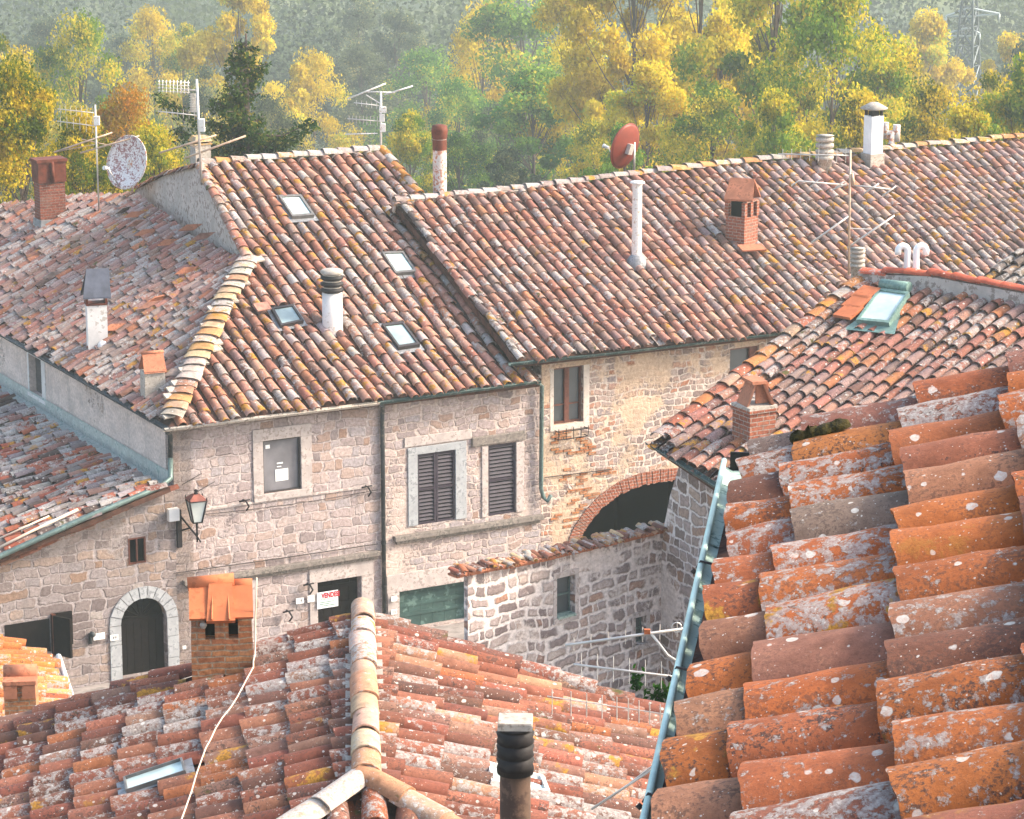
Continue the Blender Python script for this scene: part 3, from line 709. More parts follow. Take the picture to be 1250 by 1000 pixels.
# loose flat tiles on the left roof
for (x, y) in [(168, 272), (178, 284), (190, 365), (182, 372), (150, 256), (164, 262), (232, 278), (248, 288), (215, 455), (320, 375), (205, 296), (228, 330), (95, 290), (65, 335), (140, 400)]:
    F_ = MF if x == 320 else LF
    p = F_.P(x, y, .17); lm_ = MB(); lm_.obox(Fr(p, azv(random.uniform(30, 90)), F_.T), -.19, .19, -.14, .14, 0, .03); lm_.build('loose_tile', LOOSE[(x + y) % 3], bh)
# back slope
e1, e2 = MF.P(262, 201.5), MF.P(466, 184); bk = MB(); dn = -azv(150.9) * 4 - Z * 3.2
bk.add([e1, e2, e2 + dn, e1 + dn, e1 - Z * .15, e2 - Z * .15, e2 + dn - Z * .15, e1 + dn - Z * .15], [(0, 1, 2, 3), (4, 7, 6, 5), (0, 4, 5, 1), (1, 5, 6, 2), (2, 6, 7, 3), (3, 7, 4, 0)])
bk.build('back_slope', BED, bh)

# facade
sL = 0.0; sR = FW.px(661, 480)[0]; sMid = FW.px(465, 560)[0]
rA = rect(FW, 321, 367, 535.5, 600); rSA = rect(FW, 510, 556, 552, 638); rSB = rect(FW, 596, 630, 542, 628)
rD1 = rect(FW, 388, 441, 707, 800); rD1 = (rD1[0], rD1[1], zb, rD1[3]); rD2 = rect(FW, 488, 571, 716, 800); rD2 = (rD2[0], rD2[1] + .1, zb, rD2[3])
wall('facade_wall', FW, [(sL, zb), (sMid, zb), (sMid, .02), (sL, .02)], [rp(rA), rp(rD1)], ST_M, bh)
FW2 = FW.shift(-.02)
wall('facade_wall', FW2, [(sMid, zb), (sR, zb), (sR, .02), (sMid, .02)], [rp(rSA), rp(rSB), rp(rD2)], ST_M2, bh)
# side wall (left), with small window
rLw = rect(LW, 36, 51, 436, 482)
s_end = LW.px(-90, 400)[0]
wall('side_wall', LW, [(s_end, zb), (0, zb), (0, .0), (s_end, .0)], [rp(rLw)], ST_L, bh)
w = MB(); w.obox(LW, rLw[0], rLw[1], rLw[2], rLw[3], -.2, -.16); ww = w.build('window', WING2, bh)
surround(LW, rLw, .1, .25, .1, .1, WPL, ww, .02)
# fixed window with dark frame and notices
s0, s1, t0, t1 = rA
w = MB(); w.obox(FW, s0, s1, t0, t1, -.1, -.08); ww = w.build('window', WING, bh)
f = MB(); e = .03
f.obox(FW, s0, s0 + e, t0, t1, -.12, -.02).obox(FW, s1 - e, s1, t0, t1, -.12, -.02).obox(FW, s0 + e, s1 - e, t0, t0 + e, -.12, -.022).obox(FW, s0 + e, s1 - e, t1 - e, t1, -.12, -.022)
f.build('frame', FRMD, ww)
surround(FW, rA, .24, .26, .27, .16, DRS, ww, .035)
n_ = MB(); n_.obox(FW, s0 + .32, s0 + .62, t0 + .22, t0 + .48, -.078, -.07); n_.build('notice', PAPER, ww)
for q_ in ((s0 + .36, s0 + .5, t0 + .6, t0 + .63), (s0 + .36, s0 + .46, t0 + .53, t0 + .55), (s0 + .1, s0 + .2, t1 - .2, t1 - .12)): n_ = MB(); n_.obox(FW, *q_, -.078, -.07); n_.build('notice', PAPER, ww)
# shutter windows
for r, (l, rr, t, b, mt, lf) in ((rSA, (.24, .28, .17, 0, DRG, 2)), (rSB, (.16, .2, 0, 0, DRS, 1))):
    w = MB(); w.obox(FW2, r[0], r[1], r[2], r[3], -.2, -.19); ww = w.build('window', DARK, bh)
    surround(FW2, r, l, rr, t, b, mt, ww, .035)
    shutters(FW2, r, ww, leaves=lf)
m = MB(); m.obox(FW2, rSA[0] - .32, rSA[1] + .42, rSA[3] + .2, rSA[3] + .42, -.05, .03); m.build('lintel', DRS, bh, bevel=.01)
m = MB(); m.obox(FW2, rSB[0] - .42, rSB[1] + .24, rSB[3] + .03, rSB[3] + .24, -.05, .06); m.build('lintel', CORN, bh, bevel=.02)
# sill ledge
tl = FW.px(570, 641)[1]; a, b = FW.px(480, 650)[0], FW.px(664, 625)[0]
m = MB(); m.obox(FW2, a, b - .05, tl - .12, tl, -.05, .13).obox(FW2, a + .06, b - .12, tl - .2, tl - .122, -.05, .07); m.build('sill_ledge', CORN, bh, bevel=.015)
# string courses
t = FW.px(360, 606)[1]; m = MB(); m.obox(FW, FW.px(245, 621)[0], sMid - .15, t - .035, t + .02, -.05, .03); m.build('string_course', DRS, bh, bevel=.008)
t = FW.px(350, 691)[1]; m = MB(); m.obox(FW, FW.px(222, 700)[0], sMid - .1, t - .06, t + .05, -.05, .14).obox(FW, FW.px(228, 700)[0], sMid - .14, t - .15, t - .062, -.05, .07); m.build('cornice', CORN, bh, bevel=.015)
# dressed stone round the ground-floor doors
s0, s1, t0, t1 = rD1; tc = FW.px(420, 696)[1]
m = MB(); m.obox(FW, s0 - .2, s1 + .3, t1 + .003, t1 + .42, -.05, .03).obox(FW, s0 - .2, s0 - .003, t0, t1, -.05, .028).obox(FW, s1 + .003, s1 + .3, t0, t1, -.05, .028)
m.build('door_surround', DRS, bh, bevel=.01)
m = MB(); m.obox(FW, FW.px(300, 740)[0], FW.px(312, 740)[0], t0, t1 + .3, -.05, .03); m.build('stone_pilaster', DRS, bh, bevel=.01)
def plank_door(F, r, n, mat, parent, npl=5, name='door'):
    s0, s1, t0, t1 = r; m = MB(); w = (s1 - s0) / npl
    for i in range(npl): m.obox(F, s0 + w * i + .004, s0 + w * (i + 1) - .004, t0, t1, n - .05, n + random.uniform(-.003, .003))
    for t in (t0 + .3, t0 + (t1 - t0) * .55, t1 - .25): m.obox(F, s0 + .02, s1 - .02, t, t + .09, n, n + .02)
    return m.build(name, mat, parent)
plank_door(FW, rD1, -.18, WOODK, bh)
gd = plank_door(FW2, rD2, -.16, GREEN, bh, 6)
s0, s1, t0, t1 = rD2
m = MB(); m.obox(FW2, s0 - .32, s1 + .3, t1 + .003, t1 + .42, -.05, .035).obox(FW2, s0 - .3, s0 - .003, t0, t1, -.05, .03); m.build('door_surround', DRS, bh, bevel=.01)
# gutters, downpipes
def G_(x, y, n=.02): p = FW.P(x, y); return p
gfr = wallF(PC0 + n1 * .06, A1)
p0 = gfr.P(200, 524); p1 = gfr.P(462, 491); p2 = gfr.P(659, 464.5)
gut(bh, [p0, p1], .07, GUTW); gut(bh, [p1 + azv(A1) * .02, p2], .065, GUTD)
glf = wallF(PC0 + n2 * .05, A2); gut(bh, [glf.P(-90, 357), glf.P(0, 406.5), glf.P(204, 523)], .07, PIPE)
m = MB(); x = FW.px(465.5, 560)[0]; m.tube([gfr.P(465, 494), FW.p(x, -.2, .1), FW.p(x, -.4, .07), FW.p(x, zb, .07)], .05, 10)
for t in (-1.1, -2.2, -3.3, -4.3): m.lathe(FW.p(x, t, .07), [(.058, -.03), (.058, .03)], 10)
m.build('downpipe', PIPE, bh)
m = MB(); x = FW.px(660, 520)[0]; x2 = FW.px(666, 605)[0]; m.tube([gfr.P(655, 467), FW.p(x - .03, -.2, .1), FW.p(x - .03, FW.px(660, 595)[1], .08), FW.p(x + .02, FW.px(660, 606)[1], .1), FW.p(x + .1, FW.px(660, 611)[1], .14), FW.p(x + .17, FW.px(662, 603)[1], .18)], .05, 10)
m.build('downpipe', PIPG, bh)
m = MB(); m.tube([glf.P(203, 526), K0 + (n1 + n2) * .08 - Z * .25, K0 + (n1 * .3 + n2) * .08 - Z * 1.1, ], .05, 10); m.build('downpipe', PIPE, bh)
# cables on the facade
m = MB()
for (xa, ya, xb, yb, sg) in ((222, 592, 246, 578, 0), (250, 628, 461, 598, .05), (236, 603, 262, 588, 0)):
    a, b = FW.P(xa, ya, .05), FW.P(xb, yb, .05); m.tube([a.lerp(b, i / 6) - Z * sg * sin(pi * i / 6) for i in range(7)], .009, 5)
m.tube([FW.P(212, 700, .05), FW.P(340, 682, .05), FW.P(461, 664, .05)], .012, 5)
m.build('facade_cable', CABD, bh)
# quoins / iron hooks
for (x, y) in ((375, 712), (297, 610), (446, 593), (350, 745)):
    m = MB(); a = FW.P(x, y, 0); m.tube([a, a + n1 * .14, a + n1 * .16 - Z * .12 + azv(A1) * .06, a + n1 * .1 - Z * .22 + azv(A1) * .02], .02, 6); m.tube([a + n1 * .1 - azv(A1) * .14, a + n1 * .13 + azv(A1) * .1 + Z * .02], .018, 6); m.build('iron_hook', IRON, bh)

# chimneys on the big house -------------------------------------------------
def base_on(F, x, y): return F.P(x, y, 0)
def chim(parent, F, x, y, name='chimney'): return base_on(F, x, y)
# white round chimney with stacked black cowl
B = MF.P(406, 402); k = mpp(B); zt = zat(406, 330, B); r = 12.5 * k; z1 = zat(406, 357, B)
m = MB(); m.lathe((B.x, B.y, 0), [(r * 1.05, B.z - .6), (r, B.z + .1), (r * .98, z1), (r * .5, z1)], 24); c = m.build('chimney', WPL, bh)
m = MB(); h = (zt - z1)
for i in range(3): m.lathe((B.x, B.y, 0), [(r * .8, z1 + h * (.02 + i * .28)), (r * 1.12, z1 + h * (.06 + i * .28)), (r * 1.12, z1 + h * (.17 + i * .28)), (r * .8, z1 + h * (.22 + i * .28))], 24)
m.lathe((B.x, B.y, 0), [(r * .78, z1), (r * .78, zt - .04)], 16); m.build('cowl', BLKC, c)
m = MB(); m.lathe((B.x, B.y, 0), [(r * 1.1, zt - .06), (r * 1.12, zt - .01), (r * .9, zt + .02), (0, zt + .04)], 24)
for i in range(3): m.lathe((B.x, B.y, 0), [(r * .9, z1 + h * (.225 + i * .28)), (r * .9, z1 + h * (.28 + i * .28))], 20)
m.build('cap', CEM, c)
# brick chimney far left with terracotta tile cap
B = LF.P(62, 272); k = mpp(B); zt = zat(60, 192, B)
m = MB(); m.cbox(B, A1, 30 * k / .92, .42, B.z - 1.2, zt - .62); c = m.build('chimney', BRD, bh)
m = MB(); m.cbox(B, A1, 30 * k / .92 + .06, .5, zt - .62, zt - .1).cbox(B, A1, 30 * k / .92 + .14, .56, zt - .1, zt - .02); m.tube([B * 1 + Vector((0, 0, 0)) + n1 * .26 + Z * (zt - .1 - B.z), B + n1 * .3 + Z * (zt - .62 - B.z)], .05, 8); m.build('cap', DRUST, c)
m = MB(); m.cbox(B, A1, 38 * k, .66, B.z - .3, B.z + .12, .9); m.build('base_flashing', LEAD, c)
# white chimney with dark gabled hood
B = LF.P(119, 424); k = mpp(B); zt = zat(119, 328, B); zs = zat(119, 371, B)
m = MB(); m.cbox(B, 75, 24 * k, .36, B.z - .5, zs); m.lathe((B.x + .16, B.y - .3, 0), [(.14, B.z - .2), (.13, B.z + .1), (.07, B.z + .2), (0, B.z + .22)], 12); c = m.build('chimney', WPL, bh)
F_ = Fr(Vector((B.x, B.y, zs)), azv(75), Z); hw = 13 * k
m = MB(); m.obox(F_, -hw, -hw + .05, 0, .24, -.18, .18).obox(F_, hw - .05, hw, 0, .24, -.18, .18).obox(F_, -hw, hw, 0, .04, -.2, .2); m.build('cowl', DRUST, c)
m = MB(); h0 = .2; hz = zt - zs; hw = 17 * k; d = .26
# the hood's ridge runs along the view: two slopes seen with the gable to the left
v = [F_.p(-hw, h0, d), F_.p(hw, h0, d), F_.p(hw, hz, 0), F_.p(-hw * .6, hz, 0), F_.p(-hw, h0, -d), F_.p(hw, h0, -d)]
m.add(v, [(0, 1, 2, 3), (5, 4, 3, 2)]); m.add([p - Z * .03 for p in v], [(0, 3, 2, 1), (5, 2, 3, 4)]); m.build('hood', SLATE, c)
# small low chimney with terracotta cap
B = LF.P(187, 480); k = mpp(B); zs = zat(187, 452, B); zt = zat(187, 430, B)
m = MB(); m.cbox(B, 68, 27 * k, .42, B.z - .4, zs, .93); c = m.build('chimney', CEM, bh)
F_ = Fr(Vector((B.x, B.y, zs)), azv(68), Z); hw = 14 * k; d = .24; hz = zt - zs
m = MB(); v = [F_.p(-hw, .02, d), F_.p(hw, .02, d), F_.p(hw * .95, hz, .03), F_.p(-hw * .9, hz, .03), F_.p(-hw, .02, -d), F_.p(hw, .02, -d)]
m.add(v, [(0, 1, 2, 3), (5, 4, 3, 2)]); m.add([p - Z * .035 for p in v], [(0, 3, 2, 1), (5, 2, 3, 4)]); m.tube([F_.p(-hw, hz, .02), F_.p(hw, hz, .02)], .04, 8); m.build('cap', TERR, c)
# squat vent chimney behind the ridge
B = e1.lerp(e2, .02) - n1 * .8 - Z * .3; k = mpp(B); xc = 245
P_ = at(245, 195, B.y); zt = zat(245, 166, P_); zz = P_.z
m = MB(); m.cbox(P_, A1, 20 * k, .34, zz - .8, zt - .16); c = m.build('chimney', CEM, bh)
m = MB(); m.cbox(P_, A1, 24 * k, .42, zt - .12, zt, .7).cbox(P_, A1, 23 * k, .38, zt - .2, zt - .16)
m.build('cap', HIPM, c)

# ================================================================ LOW HOUSE in front-left (P roof, G wall)
eP = bis(lambda e: slope_of(60.9, e, 100, 635) - (-.43 if False else .43), 5, 30)
# image slope going right = rising; slope_of gives up/right
PP0 = FW.P(206, 588, .3); PF = roofF(PP0, A2, eP); print('tilt P', round(eP, 1))
lh = thing('stone_house', 'low stone house with lean-to tile roof, arched dark door and dark cellar opening', 'house', (FW.p(-3, 0, 0).x, FW.p(-3, 0, 0).y, 0))
ppx = [(207, 594), (192, 590), (100, 540), (0, 476), (-90, 424), (-90, 720), (0, 680)]
ppoly = [PF.px(*p) for p in ppx]
deck('roof_deck', PF, ppoly, BED, lh, .1)
roof_tiles('roof_tiles', PF, ppoly, T_grey, lh, [((150, 142, 142), 5), ((170, 166, 164), 5), ((176, 100, 76), 4), ((150, 84, 66), 4), ((166, 128, 118), 3), ((94, 78, 74), 3)], .27, .38, .19, 5, 2, 22, 2., full=False)
# flashing against the big house wall
ts = [LW.px(x, y, .02) for x, y in ((206, 594), (0, 470), (-90, 418))]; tt = [LW.px(x, y, .02) for x, y in ((206, 575), (0, 455), (-90, 404))]
m = MB(); vs = [LW.p(a, b, .03) for a, b in tt] + [LW.p(a, b + .02, .03) for a, b in ts] + [LW.p(a, b - .02, .28) for a, b in ts]
m.add(vs, [(0, 1, 4, 3), (3, 4, 7, 6), (1, 2, 5, 4), (4, 5, 8, 7)]); m.build('flashing', FLSH, lh)
# front wall
def gt(x, y): return FW.px(x, y)
gl = [(0, zb), (0, gt(212, 594)[1]), gt(100, 640), gt(0, 684), gt(-90, 722)]; gl = gl + [(gl[-1][0], zb)]
rgw = rect(FW, 156.5, 178, 656, 688); sx0, sx1 = FW.px(148, 780)[0], FW.px(204, 780)[0]
cx = (sx0 + sx1) / 2; rr = (sx1 - sx0) / 2; ty = FW.px(176, 730)[1] - rr * 1.0
arch = [(sx0, zb), (sx1, zb)] + [(cx + rr * cos(a), ty + rr * sin(a)) for a in np.linspace(0, pi, 17)]
rC = rect(FW, 6, 88, 757, 812); rC = (rC[0], rC[1] - .35, zb + .9, rC[3])
wall('front_wall', FW, gl[::-1], [rp(rgw), arch, rp(rC)], ST_G, lh, .28)
m = MB(); m.obox(FW, rgw[0], rgw[1], rgw[2], rgw[3], -.08, -.05); ww = m.build('window', DARK, lh)
s0, s1, t0, t1 = rgw; m = MB(); e = .035
m.obox(FW, s0, s0 + e, t0, t1, -.06, .01).obox(FW, s1 - e, s1, t0, t1, -.06, .01).obox(FW, s0 + e, s1 - e, t0, t0 + e, -.06, .008).obox(FW, s0 + e, s1 - e, t1 - e, t1, -.06, .008).obox(FW, (s0 + s1) / 2 - .015, (s0 + s1) / 2 + .015, t0 + e, t1 - e, -.06, 0); m.build('frame', WOODB, ww)
# arched door
m = MB(); m.poly([[FW.p(a, b, -.2) for a, b in arch]], n1); d = m.build('door', WOODK, lh)
m = MB()
for i in range(6): m.obox(FW, sx0 + .02 + i * (2 * rr - .04) / 6 + .004, sx0 + .02 + (i + 1) * (2 * rr - .04) / 6 - .004, zb, ty - .04, -.2, -.17)
m.obox(FW, sx0 + .01, sx1 - .01, ty - .03, ty + .05, -.2, -.14)
for a in np.linspace(.25, pi - .25, 8):
    m.tube([FW.p(cx, ty + .05, -.17), FW.p(cx + rr * .93 * cos(a), ty + rr * .93 * sin(a), -.17)], .018, 5)
m.build('door_boards', WOODK, d)
# stone voussoirs and jambs
m = MB(); ang = np.linspace(0, pi, 12); wd = .26
for a, b in zip(ang[:-1], ang[1:]):
    a2, b2 = a + .012, b - .012; n9 = .03 + random.uniform(-.006, .01); vs = []
    for nn in (-.05, n9):
        for (q_, rad) in ((a2, rr + .005), (b2, rr + .005), (b2, rr + wd), (a2, rr + wd)): vs.append(FW.p(cx + rad * cos(q_), ty + rad * sin(q_), nn))
    m.add(vs, [(4, 7, 6, 5), (0, 4, 5, 1), (1, 5, 6, 2), (2, 6, 7, 3), (3, 7, 4, 0)][:])
for sd in (-1, 1):
    t = ty - .01
    while t > zb + .3:
        h = random.uniform(.34, .5); a = sx0 - wd if sd < 0 else sx1 + .005; b = sx0 - .005 if sd < 0 else sx1 + wd
        m.obox(FW, a, b, t - h + .012, t, -.05, .03 + random.uniform(-.004, .008)); t -= h
bm_ = m.build('arch_stones', DRG, lh)
# cellar opening with open black shutters
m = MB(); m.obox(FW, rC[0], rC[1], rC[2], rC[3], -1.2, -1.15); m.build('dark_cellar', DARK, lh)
sd_ = MB(); a0 = FW.px(65, 780)[0]
sd_.obox(FW, rC[1] - .05, FW.px(88, 780)[0], rC[2] + .1, rC[3] + .1, .02, .07); sd_.build('cellar_shutter', WOODK, lh)
sd_ = MB(); f0 = Fr(FW.p(a0 - .02, 0, .05), (azv(A1) * -.75 + n1 * .66).normalized() * -1, Z)
sd_.obox(Fr(FW.p(rC[1] - .08, 0, .05), azv(A1 + 62), Z), -.02, .5, rC[2] - .05, rC[3] + .08, -.03, .03); sd_.build('cellar_shutter', WOODK, lh)
sd_ = MB(); sd_.obox(FW, rC[0], rC[1] - .12, rC[2], rC[3] + .02, -.06, -.02); sd_.build('cellar_door', WOODK, lh)
sd_ = MB(); sd_.obox(FW, rC[1] - .1, rC[1] - .02, rC[2] - .1, rC[3] + .1, -.02, .1); sd_.build('post', WOODB, lh)
# verge gutter pipe and edge tiles
m = MB(); m.tube([LW.P(208, 560, .1), FW.P(208, 584, .3), FW.P(196, 594, .5), FW.P(100, 634, .55), FW.P(0, 679, .55), FW.P(-90, 721, .55)], .06, 10); m.build('gutter', PIPG, lh)
caps('verge_tiles', [FW.P(-90, 730, .12), FW.P(0, 690, .12), FW.P(110, 640, .12), FW.P(212, 594, .12)], T_clean, lh, RED, .22, .4, 33, lift=-.03)
m = MB(); m.tube([PF.P(0, 668, .18), PF.P(40, 648, .2), PF.P(95, 622, .2)], .03, 7).tube([PF.P(0, 657, .18), PF.P(60, 630, .2)], .02, 7); m.build('roof_cable', CABLE, lh)

# ================================================================ OCHRE HOUSE (R)
efw = wallF(PC0, A1)
PR0 = efw.P(632, 441); RF = roofF(PR0, A1, eM)
RW = FW.shift(-.12)
rh = thing('plastered_house', 'long ochre plastered house with brick archway and wide weathered tile roof', 'house', (RW.P(760, 500).x, RW.P(760, 500).y, 0))
rpx = [(632, 441), (481, 247), (640, 231), (800, 211), (940, 197), (1100, 183), (1250, 169), (1330, 162), (1420, 360), (1250, 374), (955, 404.5)]
rpoly = [RF.px(*p) for p in rpx]
deck('roof_deck', RF, rpoly, BED, rh, .16)
sSp = RF.px(860, 300)[0]
roof_tiles('roof_tiles', RF, rpoly, T_far, rh, SAL, .28, .36, .213, 6, 2, 31, 1., pal2=GREY, pr2=lambda s, t: np.clip((s - sSp) / 3 + .35, .1, .72),
           yel=lambda s, t: np.clip((s - sSp) / 6, -.1, .25))
rg_ = [RF.P(x, y, .03) for x, y in ((481, 247), (640, 231), (800, 211))]
caps('ridge_tiles', rg_, T_grey, rh, [((180, 172, 168), 3), ((156, 146, 140), 2)], .26, .42, 41, lift=.02)
caps('ridge_tiles', [RF.P(x, y, .03) for x, y in ((800, 211), (940, 197), (1100, 183), (1250, 169), (1330, 162))], T_far, rh, [((196, 166, 120), 3), ((190, 140, 90), 2), ((176, 168, 160), 1.5)], .34, .42, 42, lift=.05, hump=.6, jit=2.2)
m = MB(); m.obox(Fr(rg_[0], (rg_[1] - rg_[0]), RF.T), 0, (rg_[1] - rg_[0]).length, -.1, .02, -.25, .05); m.build('ridge_bed', CEM, rh)
caps('verge_tiles', [RF.P(636, 441, .0), RF.P(486, 243, .0)], T_grey, rh, [((110, 98, 94), 3), ((140, 124, 118), 2)], .2, .36, 43, lift=.02)
a, b = RF.P(484, 250), RF.P(1330, 165); dn = -azv(150.9) * 6 - Z * 2.6; bk = MB()
bk.add([a, b, b + dn, a + dn, a - Z * .15, b - Z * .15, b + dn - Z * .15, a + dn - Z * .15], [(0, 1, 2, 3), (4, 7, 6, 5), (0, 4, 5, 1), (1, 5, 6, 2), (2, 6, 7, 3), (3, 7, 4, 0)])
bk.build('back_slope', BED, rh)
PLR = plain('pale_window_plaster', (200, 188, 176), .9, var=.12, sc=3, bump=.3, stain=(160, 146, 134), sta=.3)
# walls
wt = (PR0.z - K0.z) + .12
sr0 = RW.px(661, 500)[0]; sr1 = RW.px(1330, 500)[0]
arc_px = [(692, 668), (695, 656), (701, 642), (714, 623), (732, 604), (755, 588), (780, 578), (804, 573), (826, 571), (850, 580), (880, 598), (905, 630), (915, 680)]
arc = [RW.px(*p) for p in arc_px]; apoly = [(arc[0][0], zb)] + arc + [(arc[-1][0], zb)]
rRW = rect(RW, 676, 712, 448, 517); rRX = rect(RW, 891, 926, 424, 470)
wall('facade_wall', RW, [(sr0, zb), (sr1, zb), (sr1, wt), (sr0, wt)], [apoly, rp(rRW), rp(rRX)], OCH, rh, .35)
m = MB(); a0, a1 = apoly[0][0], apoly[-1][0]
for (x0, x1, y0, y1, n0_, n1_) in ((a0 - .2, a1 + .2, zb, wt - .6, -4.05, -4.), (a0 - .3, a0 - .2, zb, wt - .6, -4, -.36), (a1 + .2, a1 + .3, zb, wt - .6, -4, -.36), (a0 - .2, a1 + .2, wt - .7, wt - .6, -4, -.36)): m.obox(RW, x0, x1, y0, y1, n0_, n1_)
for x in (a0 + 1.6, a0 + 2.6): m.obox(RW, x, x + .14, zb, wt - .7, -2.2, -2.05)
m.build('archway_interior', DARK, rh)  # interior coloured near-black to put the archway's shade into it
m = MB(); brick_ring(m, RW, arc[::-1][0:], .3, -.05, .03); m.build('brick_arch', BRK, rh)
# exposed brick patches under the window
m = MB()
for i in range(46):
    x = random.uniform(668, 712); y = random.uniform(531, 556); 
    if 684 < x < 700 and y < 552: continue
    s, t = RW.px(x, y); t = round(t / .075) * .075; s = round(s / .22) * .22 + (.11 if int(round(t / .075)) % 2 else 0)
    m.obox(RW, s, s + .2, t, t + .062, -.05, .018 + random.uniform(0, .008))
m.build('exposed_bricks', BRO, rh); m = MB()
for i in range(70):
    x = random.uniform(676, 770); y = random.uniform(575, 650)
    if y > 655 - (x - 676) * 1.0: continue
    s, t = RW.px(x, y); t = round(t / .075) * .075; s = round(s / .22) * .22 + (.11 if int(round(t / .075)) % 2 else 0)
    m.obox(RW, s, s + .2, t, t + .062, -.05, .014 + random.uniform(0, .008))
m.build('exposed_bricks', BRO, rh)
# window with brown frame
s0, s1, t0, t1 = rRW; m = MB(); m.obox(RW, s0, s1, t0, t1, -.16, -.14); ww = m.build('window', WING2, rh)
m = MB(); e = .05; c_ = (s0 + s1) / 2
m.obox(RW, s0, s0 + e, t0, t1, -.16, -.09).obox(RW, s1 - e, s1, t0, t1, -.16, -.09).obox(RW, c_ - .06, c_ + .06, t0, t1, -.16, -.08).obox(RW, s0 + e, c_ - .06, t0, t0 + e, -.16, -.092).obox(RW, c_ + .06, s1 - e, t0, t0 + e, -.16, -.092).obox(RW, s0 + e, c_ - .06, t1 - e, t1, -.16, -.092).obox(RW, c_ + .06, s1 - e, t1 - e, t1, -.16, -.092)
m.obox(RW, s0 + e, c_ - .06, t0 + .42, t0 + .45, -.16, -.1).obox(RW, c_ + .06, s1 - e, t0 + .42, t0 + .45, -.16, -.1); m.build('frame', WOODB, ww)
surround(RW, rRW, .1, .16, .0, .14, PLR, ww, .012)
m = MB(); a, b = s0 + .02, s1 + .02
for t in (t0 - .12, t0 - .3): m.tube([RW.p(a, t, .02), RW.p(a, t, .2), RW.p(b, t, .2), RW.p(b, t, .02)], .012, 5)
for s in np.linspace(a, b, 5): m.tube([RW.p(s, t0 - .05, .2), RW.p(s, t0 - .32, .2)], .01, 5)
m.build('flower_rack', IRON, ww)
s0, s1, t0, t1 = rRX; m = MB(); m.obox(RW, s0, s1, t0, t1, -.16, -.14); ww = m.build('window', WING2, rh)
m = MB(); m.obox(RW, s0, s0 + .05, t0, t1, -.14, -.08).obox(RW, s1 - .22, s1, t0, t1, -.14, -.07).obox(RW, s0 + .05, s1 - .22, t1 - .05, t1, -.14, -.08); m.build('frame', WOODB, ww)
# cornice band and gutter
m = MB(); m.obox(RW, sr0, sr1, wt - .22, wt - .1, -.05, .06); m.build('eaves_band', PLS if False else CEM, rh, bevel=.01)
gR = wallF(PR0 + n1 * .06, A1); gut(rh, [gR.P(622, 444), gR.P(800, 424), gR.P(956, 405.5), gR.P(1330, 366)], .065, GUTD)
m = MB(); m.tube([RW.P(665, 583, .04), RW.P(745, 573, .04)], .012, 5); m.build('wall_cable', CABD, rh)

# chimneys, vents on R
def bon(F, x, y): return F.P(x, y, 0)
# white slim pipe in front of the red dish
B = bon(RF, 777, 323); k = mpp(B); zt = zat(777, 226, B)
m = MB(); m.lathe((B.x, B.y, 0), [(6.3 * k, B.z - .3), (5.8 * k, zt)], 16); c = m.build('vent_pipe', WMET, rh)
m = MB(); m.lathe((B.x, B.y, 0), [(6.4 * k, zt), (6.4 * k, zt + .03), (9.5 * k, zt + .05), (8 * k, zt + .09), (0, zt + .11)], 18); m.build('cap', WMET, c)
m = MB(); m.lathe((B.x, B.y, 0), [(13 * k, B.z - .1), (12 * k, B.z + .12), (7 * k, B.z + .24), (5 * k, B.z + .25)], 14); m.build('collar', LEAD, c)
# brick chimney with gabled tile top
B = bon(RF, 905, 298); k = mpp(B); zs = zat(905, 263, B); zc_ = zat(905, 250, B); zt = zat(905, 220, B); az_ = 40.
m = MB(); m.cbox(B, az_, .56, .56, B.z - .7, zs); c = m.build('chimney', BRK, rh)
F_ = Fr(Vector((B.x, B.y, zs)), azv(az_), Z); hh = zc_ - zs + .1; m = MB()
for a in (-.25, 0, .25):
    for n in (-.25, .25): m.obox(F_, a - .05, a + .05, 0, hh, n - .05, n + .05)
for n in (-.25, .25): m.obox(F_, -.25, .25, hh, hh + .05, n - .06, n + .06)
m.build('brick_vents', BRK, c)
m = MB(); m.obox(F_, -.2, .2, 0, hh, -.18, .18); m.build('flue', DARK, c)
F_ = Fr(Vector((B.x, B.y, zs + hh + .04)), azv(az_ - 20), Z); m = MB(); hz = zt - zs - hh - .04
for sg in (-1, 1):
    v = [F_.p(sg * .36, 0, .36), F_.p(sg * .36, 0, -.36), F_.p(0, hz, -.3), F_.p(0, hz, .3)]; v2 = [p + Z * .05 for p in v]
    m.add(v + v2, [(0, 1, 2, 3), (4, 7, 6, 5), (0, 4, 5, 1), (1, 5, 6, 2), (2, 6, 7, 3), (3, 7, 4, 0)])
m.build('cap_slabs', TERR, c)
m = MB(); p = RF.P(918, 303, .22); m.obox(Fr(p, azv(75), RF.T), -.32, .3, -.14, .12, 0, .04); m.build('loose_tile', TERR, rh)
# ringed vents
def ringed(F, x, y, yt, w, par, n=4, mat=CEM, name='ringed_vent'):
    B = bon(F, x, y) if F else y; k = mpp(B); zt = zat(x, yt, B); r = w * k / 2; H = zt - B.z
    m = MB(); prof = [(r * .8, B.z - .3), (r * .8, B.z + H * .3)]
    for i in range(n):
        z = B.z + H * (.3 + .17 * i); prof += [(r, z), (r * 1.02, z + H * .1), (r * .7, z + H * .12), (r * .7, z + H * .165)]
    prof += [(r * 1.05, B.z + H * .97), (r * .2, zt), (0, zt)]
    m.lathe((B.x, B.y, 0), prof, 20); return m.build(name, mat, par)
ringed(RF, 1006, 208, 164, 22, rh)
